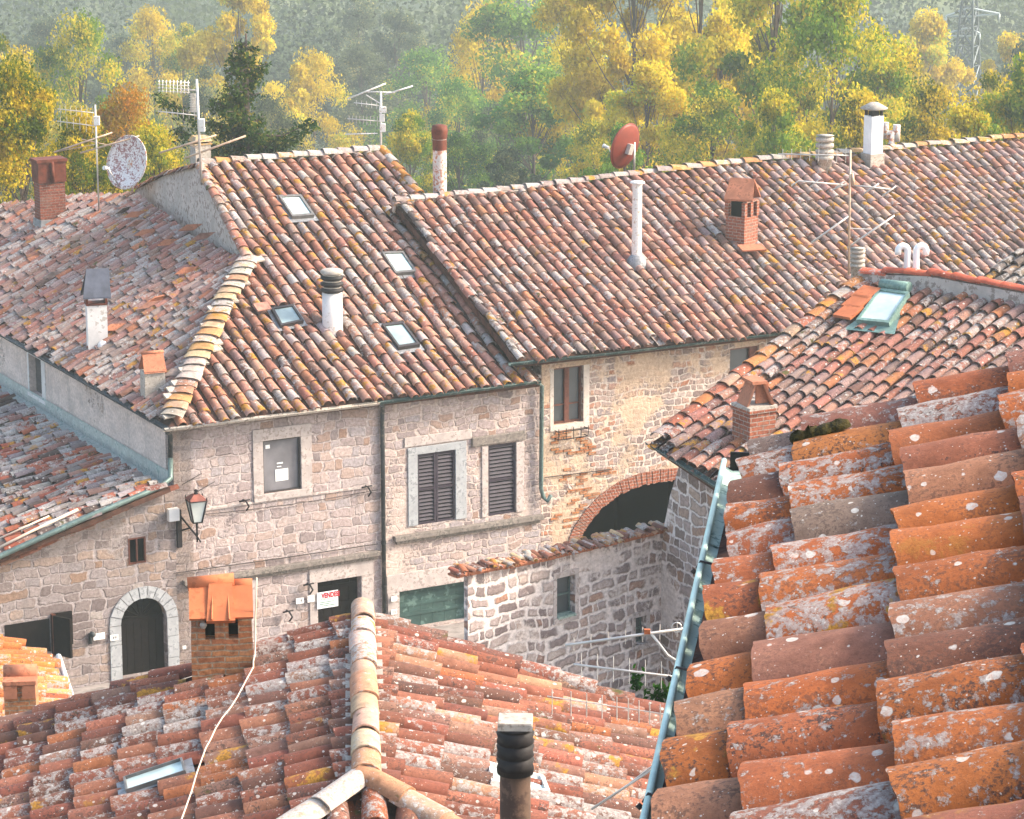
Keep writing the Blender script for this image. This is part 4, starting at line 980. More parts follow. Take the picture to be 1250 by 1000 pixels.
# white tall chimney with flat hat
B = bon(RF, 1065, 200); k = mpp(B); zt = zat(1065, 125, B); zs = zat(1065, 141, B)
m = MB(); m.cbox(B, A1, .36, .36, B.z - .4, zs); c = m.build('chimney', WPIPE, rh)
m = MB(); m.cbox(B, A1, .44, .44, B.z - .4, B.z + .28); m.build('base', CEM, c)
m = MB(); F_ = Fr(Vector((B.x, B.y, zs)), azv(A1), Z)
for a in (-.14, .14):
    for n in (-.14, .14): m.obox(F_, a - .03, a + .03, 0, .18, n - .03, n + .03)
m.obox(F_, -.1, .1, 0, .12, -.1, .1); m.build('cowl', BLKC, c)
m = MB(); m.lathe((B.x, B.y, 0), [(.34, zs + .17), (.36, zs + .2), (.1, zt), (0, zt)], 20); m.build('hat', CEM, c)
# H shaped flue behind ridge
P_ = at(1090, 190, bon(RF, 1090, 181).y + .8); k = mpp(P_); F_ = Fr(P_, azv(80), Z)
za = zat(1088, 150, P_) - P_.z; m = MB(); y0 = zat(1090, 180, P_) - P_.z
m.tube([F_.p(-.05, -1, 0), F_.p(-.05, za - .25, 0)], .09, 12).tube([F_.p(-.25, za - .28, 0), F_.p(.1, za - .28, 0)], .08, 12)
m.tube([F_.p(.08, za - .5, 0), F_.p(.08, za - .05, 0)], .1, 12).tube([F_.p(-.22, za - .42, 0), F_.p(-.22, za + .02, 0)], .08, 12)
m.build('twin_cowl_flue', RUST, rh)
# rusty pipe behind ridge
P_ = at(537, 240, bon(RF, 537, 235).y + .9); k = mpp(P_); zt = zat(537, 152, P_); r = 8.5 * k
m = MB(); m.lathe((P_.x, P_.y, 0), [(r, P_.z - 2), (r, zt - .35)], 20); c = m.build('flue_pipe', RUST, rh)
m = MB(); m.lathe((P_.x, P_.y, 0), [(r * .9, zt - .4), (r * 1.12, zt - .3), (r * 1.2, zt - .15), (r * 1.05, zt - .03), (r * .5, zt), (0, zt)], 20); m.build('cap', DRUST, c)
m = MB(); m.lathe((P_.x, P_.y, 0), [(r * 1.03, zt - .62), (r * 1.03, zt - .36)], 20); m.build('collar', DRUST, c)

# ================================================================ CORNER HOUSE (Q)
PQ0 = at(800, 541, 46.0); QF = roofF(PQ0, 135., 20.)
qh = thing('stone_house', 'stone house behind the near roof, with a skylight in its steep mossy roof', 'house', (PQ0.x + 3, PQ0.y, 0))
qpx = [(799, 541), (1051, 345), (1130, 356), (1250, 377), (1420, 406), (1420, 640), (1000, 680), (872, 590)]
qpoly = [QF.px(*p) for p in qpx]
g_px = [(1032, 399), (1048, 384), (1074, 351), (1111, 356), (1086, 396), (1094, 408)]
hole = [QF.px(*p) for p in g_px]
sk_ = skylight(qh, QF, [(1045, 390), (1073, 351), (1110, 356), (1085, 394)], .02, .2, SKYG, GUTQ, .1, flash=False)
m = MB(); vs = [QF.P(x, y, .12) for x, y in ((1030, 402), (1048, 388), (1086, 395), (1098, 388), (1092, 408), (1060, 405))]; m.poly([vs], QF.N); m.build('flashing', GUTQ, qh)
m = MB(); a, b = QF.P(1076, 347, .2), QF.P(1110, 351, .2); m.tube([a, b], .1, 10); m.build('skylight_hood', GUTQ, qh)
m = MB()
for x, y in ((1040, 383), (1050, 371), (1061, 360)): m.obox(Fr(QF.P(x, y, .16), QF.S, QF.T), -.26, .12, -.2, .2, 0, .05)
m.build('flat_tiles', TERO, qh)
deck('roof_deck', QF, qpoly, BED, qh, .16)
roof_tiles('roof_tiles', QF, qpoly, T_mid, qh, QP, .245, .35, .2, 7, 2, 51, 1.2, holes=[hole], yel=lambda s, t: .1)
caps('verge_tiles', [QF.P(803, 538, .03), QF.P(1048, 346, .03)], T_mid, qh, [((204, 136, 80), 3), ((180, 110, 84), 3), ((176, 150, 130), 2)], .3, .36, 52, lift=.04, hump=.6)
# plastered upstand and coping along the top
tp = [QF.P(x, y, .0) for x, y in ((1048, 346), (1130, 358), (1250, 380), (1420, 409))]
m = MB(); hts = [.16, .3, .3, .3]; bk_ = azv(45) * .25
vs = [p - Z * .3 for p in tp] + [p + Z * h for p, h in zip(tp, hts)] + [p + Z * h + bk_ for p, h in zip(tp, hts)] + [p - Z * 1.6 + bk_ for p in tp]
m.add(vs, [f for i in range(3) for f in ((i, i + 1, 5 + i, 4 + i), (4 + i, 5 + i, 9 + i, 8 + i), (8 + i, 9 + i, 13 + i, 12 + i))]); m.build('ridge_wall', PLS, qh)
caps('coping', [p + Z * (h + .0) + bk_ * .5 for p, h in zip(tp, hts)][::1], T_clean, qh, [((196, 100, 72), 3), ((184, 92, 66), 2)], .3, .5, 53, lift=.02, hump=.5, jit=.5)
# ringed vent and twin white goosenecks behind it
P_ = at(1046, 336, tp[0].y + .5); ringed(None, 1046, P_, 302, 19, qh, mat=CEM)
P_ = at(1112, 345, tp[1].y + .6); k = mpp(P_); F_ = Fr(P_, azv(88), Z); h = zat(1112, 306, P_) - P_.z
for sg, x0 in ((-1, -5.5), (1, 5.5)):
    a = x0 * k; m = MB(); r = 5.8 * k
    pts = [F_.p(a, -1.2, 0), F_.p(a, h, 0)] + [F_.p(a + sg * r * (1 - cos(t)), h + r * sin(t), 0) for t in np.linspace(.25, pi, 9)] + [F_.p(a + sg * 2 * r, h - .07, 0)]
    m.tube(pts, 4.1 * k, 14); m.build('gooseneck_vent', WPIPE, qh)
# small brick chimney with two leaning slabs
B = QF.P(920, 532, 0); k = mpp(B); zs = zat(919, 500, B); zt = zat(919, 466, B); az_ = 60
m = MB(); m.cbox(B, az_, 38 * k, .5, B.z - .6, zs).cbox(B, az_, 42 * k, .56, zs, zs + .05); c = m.build('chimney', BRK, qh)
m = MB(); m.cbox(B, az_, 41 * k, .54, zs + .05, zs + .1); m.build('cement_top', CEM, c)
F_ = Fr(Vector((B.x, B.y, zs + .1)), azv(70), Z); hz = zt - zs - .1; hw = 17 * k; m = MB()
for v in ([F_.p(-hw, 0, .2), F_.p(-hw, 0, -.2), F_.p(-hw * .35, hz, -.18), F_.p(-hw * .35, hz, .18)], [F_.p(hw, 0, .2), F_.p(hw, 0, -.2), F_.p(hw * .25, hz, -.18), F_.p(hw * .25, hz, .18)]):
    sh = Vector((.04, 0, .02)); m.add(v + [p + sh for p in v], [(0, 1, 2, 3), (4, 7, 6, 5), (0, 4, 5, 1), (1, 5, 6, 2), (2, 6, 7, 3), (3, 7, 4, 0)])
m.obox(F_, -hw * .05, hw * .9, .02, hz * .97, .05, .09); m.obox(F_, -hw * .6, hw * .55, hz, hz + .05, -.22, .22); m.build('cap_slabs', TERR, c)
# walls: eaves wall V seen at an angle
q0, q1 = QF.P(799, 541), QF.P(872, 590); ed = Vector(((q1 - q0).x, (q1 - q0).y, 0)).normalized(); az_q = math.degrees(math.atan2(ed.x, ed.y))
nq = Vector((ed.y, -ed.x, 0))                       # S x Z
O_ = q0 - nq * .35 + ed * .25; VF = Fr(O_, ed, Z); print('Q eave az', round(az_q, 1), 'len', (q1 - q0).length)
sv0 = VF.px(826, 600)[0]; kv = VF.px(812, 740)[0]
vo = [(kv - .0, -O_.z), (sv0, VF.px(826, 571)[1] + .25), (sv0 + .0, VF.px(826, 571)[1] + .3), (VF.px(872, 600)[0] + 1.5, VF.px(872, 596)[1] - .1), (VF.px(872, 600)[0] + 1.5, -O_.z)]
vp = [(x, y) for x, y in [(808, 650), (814, 610), (828, 560), (900, 604), (1000, 680)]]
vpoly = [VF.px(806, 700), VF.px(810, 645), VF.px(818, 605), VF.px(828, 572)]
vpoly = [(vpoly[0][0] - .05, -O_.z)] + vpoly
e_ = VF.px(900, 612); vpoly += [(vpoly[-1][0], vpoly[-1][1] + .25), (e_[0], e_[1] + .1), (e_[0], -O_.z)]
wall('corner_wall', VF, vpoly[::-1], [], ST_V, qh)
gut(qh, [q0 + nq * .06 - ed * .1, q1 + nq * .06 + ed * .3], .06, GUTD)

# ================================================================ COURTYARD WALL (W)
Wr = VF.P(808, 650); WF = wallF(Wr, 51.)
sw0 = WF.px(571, 720)[0]
wh = thing('courtyard_wall', 'rubble stone courtyard wall with small window and rough tile coping, in front of the archway', 'wall', (WF.P(690, 700).x, WF.P(690, 700).y, 0))
zbw = -Wr.z; wtop = [WF.px(571, 702), WF.px(640, 690), WF.px(720, 671), WF.px(812, 649)]
rW1 = rect(WF, 680, 702, 704, 752); rW2 = rect(WF, 776, 789, 753, 786)
wall('stone_wall', WF, [(sw0, zbw), (.06, zbw), wtop[3], wtop[2], wtop[1], wtop[0]], [rp(rW1), rp(rW2)], ST_W, wh, .24, .1)
for r in (rW1, rW2):
    m = MB(); m.obox(WF, *r, -.2, -.16); ww = m.build('window', WING2, wh)
    s0, s1, t0, t1 = r; e = .025; m = MB(); m.obox(WF, s0, s0 + e, t0, t1, -.17, -.13).obox(WF, s1 - e, s1, t0, t1, -.17, -.13).obox(WF, s0 + e, s1 - e, (t0 + t1) / 2 - .015, (t0 + t1) / 2 + .015, -.17, -.132).obox(WF, s0 + e, s1 - e, t0, t0 + e, -.17, -.132); m.build('frame', PIPG, ww)
    surround(WF, r, .08, .08, .1, .1, DRS, ww, .012)
m = MB(); s0, s1, t0, t1 = rW1; m.obox(WF, s0 + .0, s1, t0 - .02, t0 + .02, -.15, .04); m.build('sill', GUTC, wh)
# corbelled tile courses and broken tiles on top
m = MB(); 
for i in range(34):
    f = i / 33; s = sw0 - .25 + (0 - sw0 + .3) * f
    t = np.interp(s, [p[0] for p in wtop], [p[1] for p in wtop])
    for kx, (tt_, nn) in enumerate(((.0, .05), (.055, .1))):
        m.obox(WF, s + kx * .05, s + .125 + kx * .05, t + tt_ * .75, t + tt_ * .75 + .035, -.2, nn + random.uniform(-.015, .015))
m.build('tile_courses', TERR, wh)
tm = tile_tmpl(.13, .27, .015, .01, 6, 2, .014, full=True, hump=.7); rg2 = np.random.default_rng(5); VV = []; QQ = []; AA = []; BB = []; SS = []; kk = 0
for i in range(120):
    s = sw0 - .3 + (0 - sw0 + .3) * rg2.random(); t = np.interp(s, [p[0] for p in wtop], [p[1] for p in wtop]) + .07 + rg2.uniform(0, .06)
    o = WF.p(s, t, rg2.uniform(-.2, .02)); d_ = (azv(141) * -1 + azv(51) * rg2.uniform(-.5, .5) + Z * rg2.uniform(.1, .35)).normalized(); S_ = d_.cross(Z).normalized()
    Pq = place_tiles(Fr(o, S_, d_), tm, np.zeros(1), np.array([-.2]), np.c_[pal(HIPP + RED, 1, rg2), [1]], np.c_[rg2.random((1, 3)), [1]], np.zeros(1), np.zeros(1))
    VV.append(Pq[0]); QQ.append(Pq[1] + kk); AA.append(Pq[2]); BB.append(Pq[3]); SS.append(Pq[4]); kk += len(Pq[0])
np_mesh('coping_tiles', np.concatenate(VV), np.concatenate(QQ), T_far, wh, {'tc': np.concatenate(AA), 'tr': np.concatenate(BB)}, np.concatenate(SS))

# ================================================================ FOREGROUND HOUSE (B)
RN = at(447, 945, 22.0); RNz = RN.z
RFp = hit(443, 741, RN, Z); bd_ = (RFp - RN); azB = math.degrees(math.atan2(bd_.x, bd_.y)); print('B ridge az', azB, bd_.length)
eB = 18.
dB = Z * .13; RN = RN - dB; RFp = RFp - dB
BL = roofF(RN, azB + 180, eB); BR = roofF(RN, azB, eB); BF = roofF(RN, azB + 90, eB)
fh = thing('brick_chimney_house', 'foreground house under red brown barrel tiles with pale ridge and orange-topped brick chimney', 'house', (RN.x, RN.y + 2, 0))
bl = [BL.px(*p) for p in [(443, 759), (447, 958), (352, 1020), (280, 1085), (-110, 1085), (-110, 931), (0, 896)]]
skB = skylight(fh, BL, [(150, 948), (222, 924), (226, 940), (153, 964)], .02, .11, SKYG, FRMG, .05)
bchim = BL.P(272, 825)
hb = [BL.px(x, y) for x, y in ((236, 812), (313, 790), (313, 838), (236, 842))]
deck('roof_deck', BL, bl, BED, fh)
roof_tiles('roof_tiles', BL, bl, T_mid, fh, RED, .265, .4, .215, 9, 3, 61, .7, holes=[skB, hb], sagA=.03)
br = [BR.px(*p) for p in [(443, 759), (815, 880), (930, 918), (930, 1085), (660, 1085), (560, 1020), (447, 958)]]
skB2 = skylight(fh, BR, [(596, 929), (664, 946), (672, 966), (600, 952)], .02, .14, SKYG, WMET, .1)
deck('roof_deck', BR, br, BED, fh)
roof_tiles('roof_tiles', BR, br, T_mid, fh, [(tuple(min(255, int(v * 1.06)) for v in c), w) for c, w in RED] + [((196, 148, 116), 4)], .265, .42, .215, 9, 3, 62, .7, holes=[skB2], sagA=.03)  # palette lightened on this slope to paint in its sunlit side
bf = [BF.px(*p) for p in [(447, 960), (354, 1020), (240, 1095), (680, 1095), (558, 1020)]]
deck('roof_deck', BF, bf, BED, fh)
roof_tiles('roof_tiles', BF, bf, T_mid, fh, NEAR, .28, .4, .225, 9, 3, 63, 1., sagA=.02)
T_ridge = tile_mat('tiles_ridge', .6, .15, .25, .1, .006, 2., 1.08)
RDG = [((206, 172, 146), 3), ((214, 186, 162), 3), ((196, 146, 112), 2)]
caps('ridge_tiles', [RN + Z * .06, RFp + Z * .06], T_ridge, fh, RDG, .25, .46, 64, lift=.05, seg=12, taper=.95, zl=.012, jit=.5)
caps('hip_tiles', [BL.P(275, 1068, .05), RN + Z * .06], T_ridge, fh, RDG + [((170, 110, 90), 2)], .26, .44, 65, lift=.03, seg=12, taper=.92, zl=.015)
caps('hip_tiles', [BR.P(640, 1068, .05), RN + Z * .06], T_ridge, fh, RDG + [((170, 110, 90), 2)], .26, .44, 66, lift=.03, seg=12, taper=.92, zl=.015)
# mortar run beside the ridge
m = MB(); Fz = Fr(RN, bd_, Z); m.obox(Fz, 0, bd_.length, -.05, .05, -.17, .17); m.build('ridge_mortar', CEM, fh)
# verge ends: course of tiles along the far gable
caps('verge_tiles', [BL.P(-110, 929, .03), BL.P(0, 894, .03), BL.P(235, 822, .03)], T_mid, fh, RED, .26, .4, 67, lift=.02, seg=9)
caps('verge_tiles', [BR.P(930, 917, .0), BR.P(815, 879, .0), BR.P(450, 760, .0)], T_mid, fh, RED, .26, .4, 68, lift=.02, seg=9)
# walls below
m = MB(); wl = Fr(RFp, azv(azB - 90), Z); gz = -RFp.z
for (x0, x1) in ((-6.5, 6.0),):
    m.add([wl.p(-x1, gz, -.4), wl.p(-x1, -x1 * .325 - .25, -.4), wl.p(0, -.3, -.4), wl.p(-x0, x0 * .325 - .25, -.4), wl.p(-x0, gz, -.4)] , [(0, 1, 2, 3, 4)])
c0 = RN - azv(azB) * 6; u = azv(azB); w_ = azv(azB + 90)
for sg, L_ in ((-1, 6.5), (1, 6.0)):
    a = RFp + w_ * sg * L_; b = c0 + w_ * sg * L_; zt_ = RN.z - L_ * .325 - .25
    m.add([Vector((a.x, a.y, 0)), Vector((b.x, b.y, 0)), Vector((b.x, b.y, zt_)), Vector((a.x, a.y, zt_))], [(0, 1, 2, 3)])
m.build('outer_wall', ST_G, fh)
# brick chimney with orange tile hat
B = bchim; k = mpp(B); azc = 84.; zs = zat(272, 748, B); zt = zat(272, 706, B); z2 = zat(272, 764, B)
wx = 74 * k; wy = .46
m = MB(); m.cbox(B, azc, wx, wy, B.z - .5, z2 - .06); c = m.build('chimney', BRO, fh)
F_ = Fr(Vector((B.x, B.y, z2 - .06)), azv(azc), Z); hh = zs - z2 + .06 + .03; m = MB(); hx = wx / 2; hy = wy / 2
for a in (-hx + .07, 0, hx - .07):
    for n in (-hy + .06, hy - .06): m = MB(); m.obox(F_, a - .065, a + .065, 0, hh, n - .06, n + .06); m.build('brick_post', BRO, c)
m = MB(); m.obox(F_, -hx + .1, hx - .1, -.02, hh * .5, -.1, .1); m.build('flue', DARK, c)
F_ = Fr(Vector((B.x, B.y, z2 - .06 + hh)), azv(azc), Z); hz = zt - F_.O.z - .05; hx2 = hx + .01; d = hy + .08
def slab(m, v, th=.03):
    nn = (v[1] - v[0]).cross(v[3] - v[0]).normalized() * th; m.add(v + [p + nn for p in v], [(0, 3, 2, 1), (4, 5, 6, 7), (0, 1, 5, 4), (1, 2, 6, 5), (2, 3, 7, 6), (3, 0, 4, 7)])
m = MB()
for sg in (-1, 1):
    for (a, b) in ((-hx2, -.01), (.01, hx2)):
        v = [F_.p(a, 0, sg * d), F_.p(b, 0, sg * d), F_.p(b, hz, 0), F_.p(a, hz, 0)]; slab(m, v if sg > 0 else v[::-1], .03 )
    v = [F_.p(-.14, -.03, sg * (d + .02)), F_.p(.13, -.03, sg * (d + .02)), F_.p(.11, hz * .96, sg * .03), F_.p(-.11, hz * .96, sg * .03)]; slab(m, v if sg > 0 else v[::-1], .05)
for a in (-.1, .08): m.tube([F_.p(a * .9, 0.02, d + .06), F_.p(a * .8, hz * .85, .11)], .012, 5)
m.build('hat_tiles', TERO, c)
m = MB(); 
Fc = Fr(F_.p(-hx2 - .02, hz + .02, 0), azv(azc - 90), azv(azc) + Z * .0)
m.tube([F_.p(-hx2 - .01, hz - .0, 0), F_.p(.13, hz + .03, 0)], .07, 12).tube([F_.p(.1, hz - .02, 0), F_.p(hx2, hz - .02, 0)], .06, 12); m.build('hat_ridge', TERO, c)
m = MB(); m.lathe(F_.p(-.17, -.06, d - .03), [(.0, .03), (.03, .02), (.035, 0), (.02, -.03), (0, -.035)], 8); m.build('mortar_lump', CEM, c)
# black cowl flue chimney in front
B = at(629, 1100, 15.5); k = mpp(B); Pc = at(629, 930, 15.5)
k = mpp(Pc); zz = lambda y: zat(629, y, Pc); m = MB(); r = 22 * k
m.lathe((Pc.x, Pc.y, 0), [(r * .86, zz(1100) - 1.5), (r * .86, zz(940))], 24); c = m.build('flue_chimney', FLUE, fh)
m = MB(); prof = [(r * .84, zz(944)), (r * 1.02, zz(943)), (r * 1.04, zz(937))]
for i in range(3):
    a = 937 - i * 16; prof += [(r * 1.05, zz(a)), (r * .98, zz(a - 5)), (r * 1.06, zz(a - 11)), (r * .93, zz(a - 13)), (r * .93, zz(a - 15.5))]
prof += [(r * 1.0, zz(889)), (r * .9, zz(886)), (0, zz(886))]
m.lathe((Pc.x, Pc.y, 0), prof, 28); m.build('cowl', BLKC, c)
m = MB(); m.cbox(Pc, 92, 42 * k, .19, zz(886), zz(879.5)); m.cbox(Pc, 92, 42 * k, .19, zz(879), zz(877), .96); m.build('cap_slab', CEM, c)
# long pale cable over the roof
m = MB(); pts = []
for x, y, n in ((313, 706, 0), (312, 790, 0), (309, 815, .0), (290, 850, .17), (262, 890, .17), (246, 925, .16), (234, 965, .16), (222, 1000, .16), (212, 1050, .16)):
    pts.append(at(x, y, bchim.y - .25) if y < 800 else BL.P(x, y, n if n else .2))
sm = []
for i in range(len(pts) - 1):
    for t in (0, .33, .66): sm.append(pts[i].lerp(pts[i + 1], t) + Vector((random.uniform(-.008, .008), 0, random.uniform(-.01, .01))))
m.tube(sm + [pts[-1]], .0075, 6); m.build('roof_cable', CABLE, fh)

# ================================================================ NEAR HOUSE (N)
hN = 2.42
N0 = hit(901, 580, CAM - Z * hN, Z); N1 = hit(799, 1018, CAM - Z * hN, Z); ax_ = Vector(((N0 - N1).x, (N0 - N1).y, 0)); azN = math.degrees(math.atan2(ax_.x, ax_.y)); print('N az', azN, 'len', ax_.length, 'Y', N0.y, N1.y)
NF = roofF(N0, azN + 180, 20.)
nh = thing('near_house', 'nearest house, only its corner of large orange lichen-spotted roof tiles and green gutter showing', 'house', (N0.x + 2, N0.y - 2, 0))
npx = [(901, 592), (1250, 476), (1500, 392), (2250, 143), (2250, 1160)]
npoly = [NF.px(*p) for p in npx]; npoly = [(npoly[0][0], -.02)] + npoly + [(npoly[-1][0], -.02)]
deck('roof_deck', NF, npoly, BED, nh)
roof_tiles('roof_tiles', NF, npoly, T_near, nh, NEAR, .29, .34, .262, 18, 5, 71, .9, sagA=.012, th=.015, full=True, hump=.82, eave0=.075)
m = MB()
def blob(m, p, r, h, seedb):
    vs = []; nb = 14; nr = 5
    for j in range(nr + 1):
        f = j / nr
        for i in range(nb):
            t = 2 * pi * i / nb; rr = r * (1 - f ** 2) ** .5 * (1 + .22 * noise.noise(Vector((cos(t) * 2 + seedb, sin(t) * 2, f * 2))))
            vs.append(p + NF.S * cos(t) * rr * .9 + NF.T * sin(t) * rr * 1.1 + NF.N * (h * f + .02 * noise.noise(Vector((i, j, seedb)))))
    m.add(vs, [(j * nb + i, j * nb + (i + 1) % nb, (j + 1) * nb + (i + 1) % nb, (j + 1) * nb + i) for j in range(nr) for i in range(nb)], True)
for i, (x, y, r) in enumerate(((1008, 528, .042), (1024, 523, .038), (978, 537, .034), (992, 533, .03))): blob(m, NF.P(x, y, .135), r, .03, i * 3.1)
m.build('moss_cushions', MOSS, nh)
GUTN = plain('near_gutter_green', (166, 188, 178), .75, 0, .12, 7, .1, stain=(104, 128, 118), sta=.4)
# gutter with brackets and wire ties
gz = Z * .02
g0 = hit(884, 562, N0 + Z * .0, Z); g1 = hit(779, 1030, N0 + Z * .0, Z); gd_ = (g1 - g0).normalized(); g1 = g1 + gd_ * 1.0
gside = gd_.cross(Z).normalized()
if gside.x < 0: gside = -gside
gr = .07
cen0 = g0 + gside * gr; cen1 = g1 + gside * gr
m = MB(); pr_ = [(0, 0), (.004, -.022), (.03, -.034), (.10, -.03), (.17, .012), (.30, .05)]
vs = [g + gside * a + Z * b for g in (g0, g1) for a, b in pr_] + [g + gside * a + Z * (b - .004) for g in (g0, g1) for a, b in pr_]; q_ = len(pr_)
m.add(vs, [(j, j + 1, q_ + j + 1, q_ + j) for j in range(q_ - 1)] + [(2 * q_ + j, 3 * q_ + j, 3 * q_ + j + 1, 2 * q_ + j + 1) for j in range(q_ - 1)], True)
L_ = (g1 - g0).length
for t_ in (.9, 2.4, 3.6):
    c_ = g0 + gd_ * t_; m.add([c_ + gd_ * o + gside * a + Z * (b + .004) for o in (-.02, .02) for a, b in pr_], [(j, j + 1, q_ + j + 1, q_ + j) for j in range(q_ - 1)], True)
m.build('gutter', GUTN, nh)
m = MB(); m.tube([g0, g1], .0095, 8); m.build('gutter_rim', GUTP, nh)
m = MB(); m.obox(Fr(cen0, gside, Z), -gr + .02, gr, -.05, .03, -.004, .004); m.build('gutter_end', BLKC, nh)
for y in (690, 820, 975):
    m = MB(); p = hit(884 - (y - 562) * .2243, y, N0 + Z * .0, Z); m.tube([p - gside * .012 - Z * .01, p + Z * .012, p + gside * .03 + Z * .006, p + gside * .075 - Z * .01, p + gside * .13 + Z * .02], .004, 6)
    m.lathe(p - gside * .02 - Z * .02, [(0, -.01), (.01, 0), (0, .01)], 6); m.build('wire_tie', CABD, nh)
m = MB(); wn = gside * .45; a, b = cen0 + wn, cen1 + wn
m.add([Vector((a.x, a.y, 0)), Vector((b.x, b.y, 0)), b - Z * .1, a - Z * .1, Vector((a.x + 6, a.y + .8, 0)), Vector((a.x + 6, a.y + .8, a.z - .1))], [(0, 1, 2, 3), (0, 3, 5, 4)]); m.build('outer_wall', ST_G, nh)

# ================================================================ SMALL ORANGE ROOF bottom left (T)
T1 = at(80, 856, 38.); T0 = hit(63, 802, T1, Z); ax_ = T0 - T1; azT = math.degrees(math.atan2(ax_.x, ax_.y)); TF = roofF(T1, azT, 15.); print('T', azT, ax_.length)
th_ = thing('small_house', 'small house at the left edge with bright orange tiled roof and low brick chimney', 'house', (T1.x - 2, T1.y, 0))
tpoly = [TF.px(*p) for p in [(63, 802), (40, 791), (0, 783), (-80, 772), (-80, 960), (90, 900), (82, 862)]]
deck('roof_deck', TF, tpoly, BED, th_); roof_tiles('roof_tiles', TF, tpoly, T_mid, th_, WARM, .25, .34, .2, 7, 2, 81, 1.3)
gg = ax_.normalized().cross(Z) ; gg = gg if gg.x > 0 else -gg
m = MB(); m.tube([T1 - ax_.normalized() * .6 + gg * .1, T0 + gg * .1], .045, 8); m.build('gutter', WMET, th_)
m = MB(); m.add([Vector((T1.x - .3, T1.y, 0)), Vector((T0.x - .3, T0.y, 0)), T0 - gg * .3 - Z * .1, T1 - gg * .3 - Z * .1], [(0, 1, 2, 3)]); u = azv(azT - 90) * 5
m.add([Vector((T0.x - .3, T0.y - .2, 0)), Vector((T0.x - .3, T0.y - .2, 0)) + u, T0 + u - Z * .1 + Z * 1.2, T0 - gg * .3 - Z * .15], [(0, 1, 2, 3)]); m.build('outer_wall', ST_G, th_)
B = at(27, 872, 34.5); k = mpp(B); zt = zat(27, 822, B)
m = MB(); m.cbox(B, 84, 38 * k, .5, B.z - 1.6, zt - .06); c = m.build('chimney', BRO, th_)
F_ = Fr(Vector((B.x, B.y, zt - .06)), azv(84), Z); m = MB(); hx = 20 * k
m.obox(F_, -hx, hx, 0, .05, -.3, .3).obox(F_, -hx * .95, -hx * .15, -.18, -.01, .26, .29).obox(F_, hx * .15, hx * .95, -.18, -.01, .26, .29); m.tube([F_.p(-hx, .08, .0), F_.p(hx, .08, 0)], .1, 10); m.build('cap', TERR, c)

# ================================================================ FAR RIGHT ROOF (X)
X0 = at(1195, 352, 52.); XF = roofF(X0, 135., 19.)
xh = thing('mossy_roof_house', 'house at the right edge with a dark mossy roof edge behind the red coping', 'house', (X0.x + 3, X0.y, 0))
xpoly = [XF.px(*p) for p in [(1193, 352), (1212, 328), (1250, 309), (1400, 280), (1400, 420), (1250, 385)]]
deck('roof_deck', XF, xpoly, BED, xh); roof_tiles('roof_tiles', XF, xpoly, T_grey, xh, [((110, 100, 94), 4), ((140, 128, 120), 3), ((84, 72, 60), 3), ((150, 104, 86), 2)], .26, .34, .2, 6, 2, 91, 1.6)
m = MB(); a = XF.P(1193, 352, -.1); b = XF.P(1212, 328, -.1); cc = XF.P(1400, 282, -.1)
m.add([Vector((a.x + .2, a.y, 0)), Vector((b.x + .2, b.y, 0)), b + Vector((.2, 0, -.05)), a + Vector((.2, 0, -.05)), Vector((cc.x, cc.y, 0)), cc - Z * .1], [(0, 1, 2, 3), (1, 4, 5, 2)]); m.build('outer_wall', ST_G, xh)
# ---------------------------------------------------------------- things on walls
# street lantern on its bracket
P_ = FW.P(240, 630, .5); k = mpp(P_)
ln = thing('street_lantern', 'old copper-topped street lantern on an iron bracket at the house corner', 'lantern', FW.P(222, 640, .1))
Lc = P_; zb_ = zat(240, 655, P_); z1_ = zat(240, 637, P_); z2_ = zat(240, 610, P_); z3_ = zat(240, 603, P_); zf = zat(240, 597, P_)
def ring4(c, az, r, z): return [Vector((c.x, c.y, 0)) + azv(az + 45 + 90 * i) * r + Z * z for i in range(4)]
rb, rt_ = 7.5 * k, 15 * k
b4, t4, tt4 = ring4(Lc, 70, rb, z1_), ring4(Lc, 70, rt_, z2_), ring4(Lc, 70, rt_ * .35, z3_)
m = MB(); m.add([p.lerp(Vector((Lc.x, Lc.y, p.z)), .06) for p in b4 + t4], [(i, (i + 1) % 4, 4 + (i + 1) % 4, 4 + i) for i in range(4)]); m.build('lamp_glass', LAMPG, ln)
m = MB()
for i in range(4):
    m.tube([b4[i], t4[i]], .018, 6); m.tube([b4[i], b4[(i + 1) % 4]], .016, 6); m.tube([t4[i], t4[(i + 1) % 4]], .018, 6); m.tube([t4[i], t4[i] + Z * .08], .018, 6, r1=.006)
m.add(b4, [(0, 1, 2, 3)]); m.lathe((Lc.x, Lc.y, 0), [(.02, zb_), (.03, zb_ + .06), (.018, zb_ + .1), (.03, z1_)], 10); m.build('lamp_frame', IRON, ln)
o4 = ring4(Lc, 70, rt_ * 1.08, z2_ + .01)
m = MB(); m.add(o4 + tt4, [(i, (i + 1) % 4, 4 + (i + 1) % 4, 4 + i) for i in range(4)] + [(4, 5, 6, 7), (3, 2, 1, 0)]); m.build('lamp_roof', COPP, ln)
m = MB(); m.lathe((Lc.x, Lc.y, 0), [(.05, z3_), (.03, z3_ + .05), (.05, z3_ + .08), (0, zf)], 10); m.build('finial', IRON, ln)
A_ = FW.P(219, 668, .03); Bt = FW.P(219, 622, .03)
m = MB(); m.obox(Fr(A_, azv(A1), Z), -.05, .05, 0, (Bt - A_).z, -.02, .05)
low = Vector((Lc.x, Lc.y, zb_)); m.tube([Bt - Z * .12, low + Z * .0], .022, 6); m.tube([A_ + Z * .35, (Bt - Z * .12).lerp(low, .6)], .018, 6); m.tube([low - Z * .12, low + Z * .1], .02, 6)
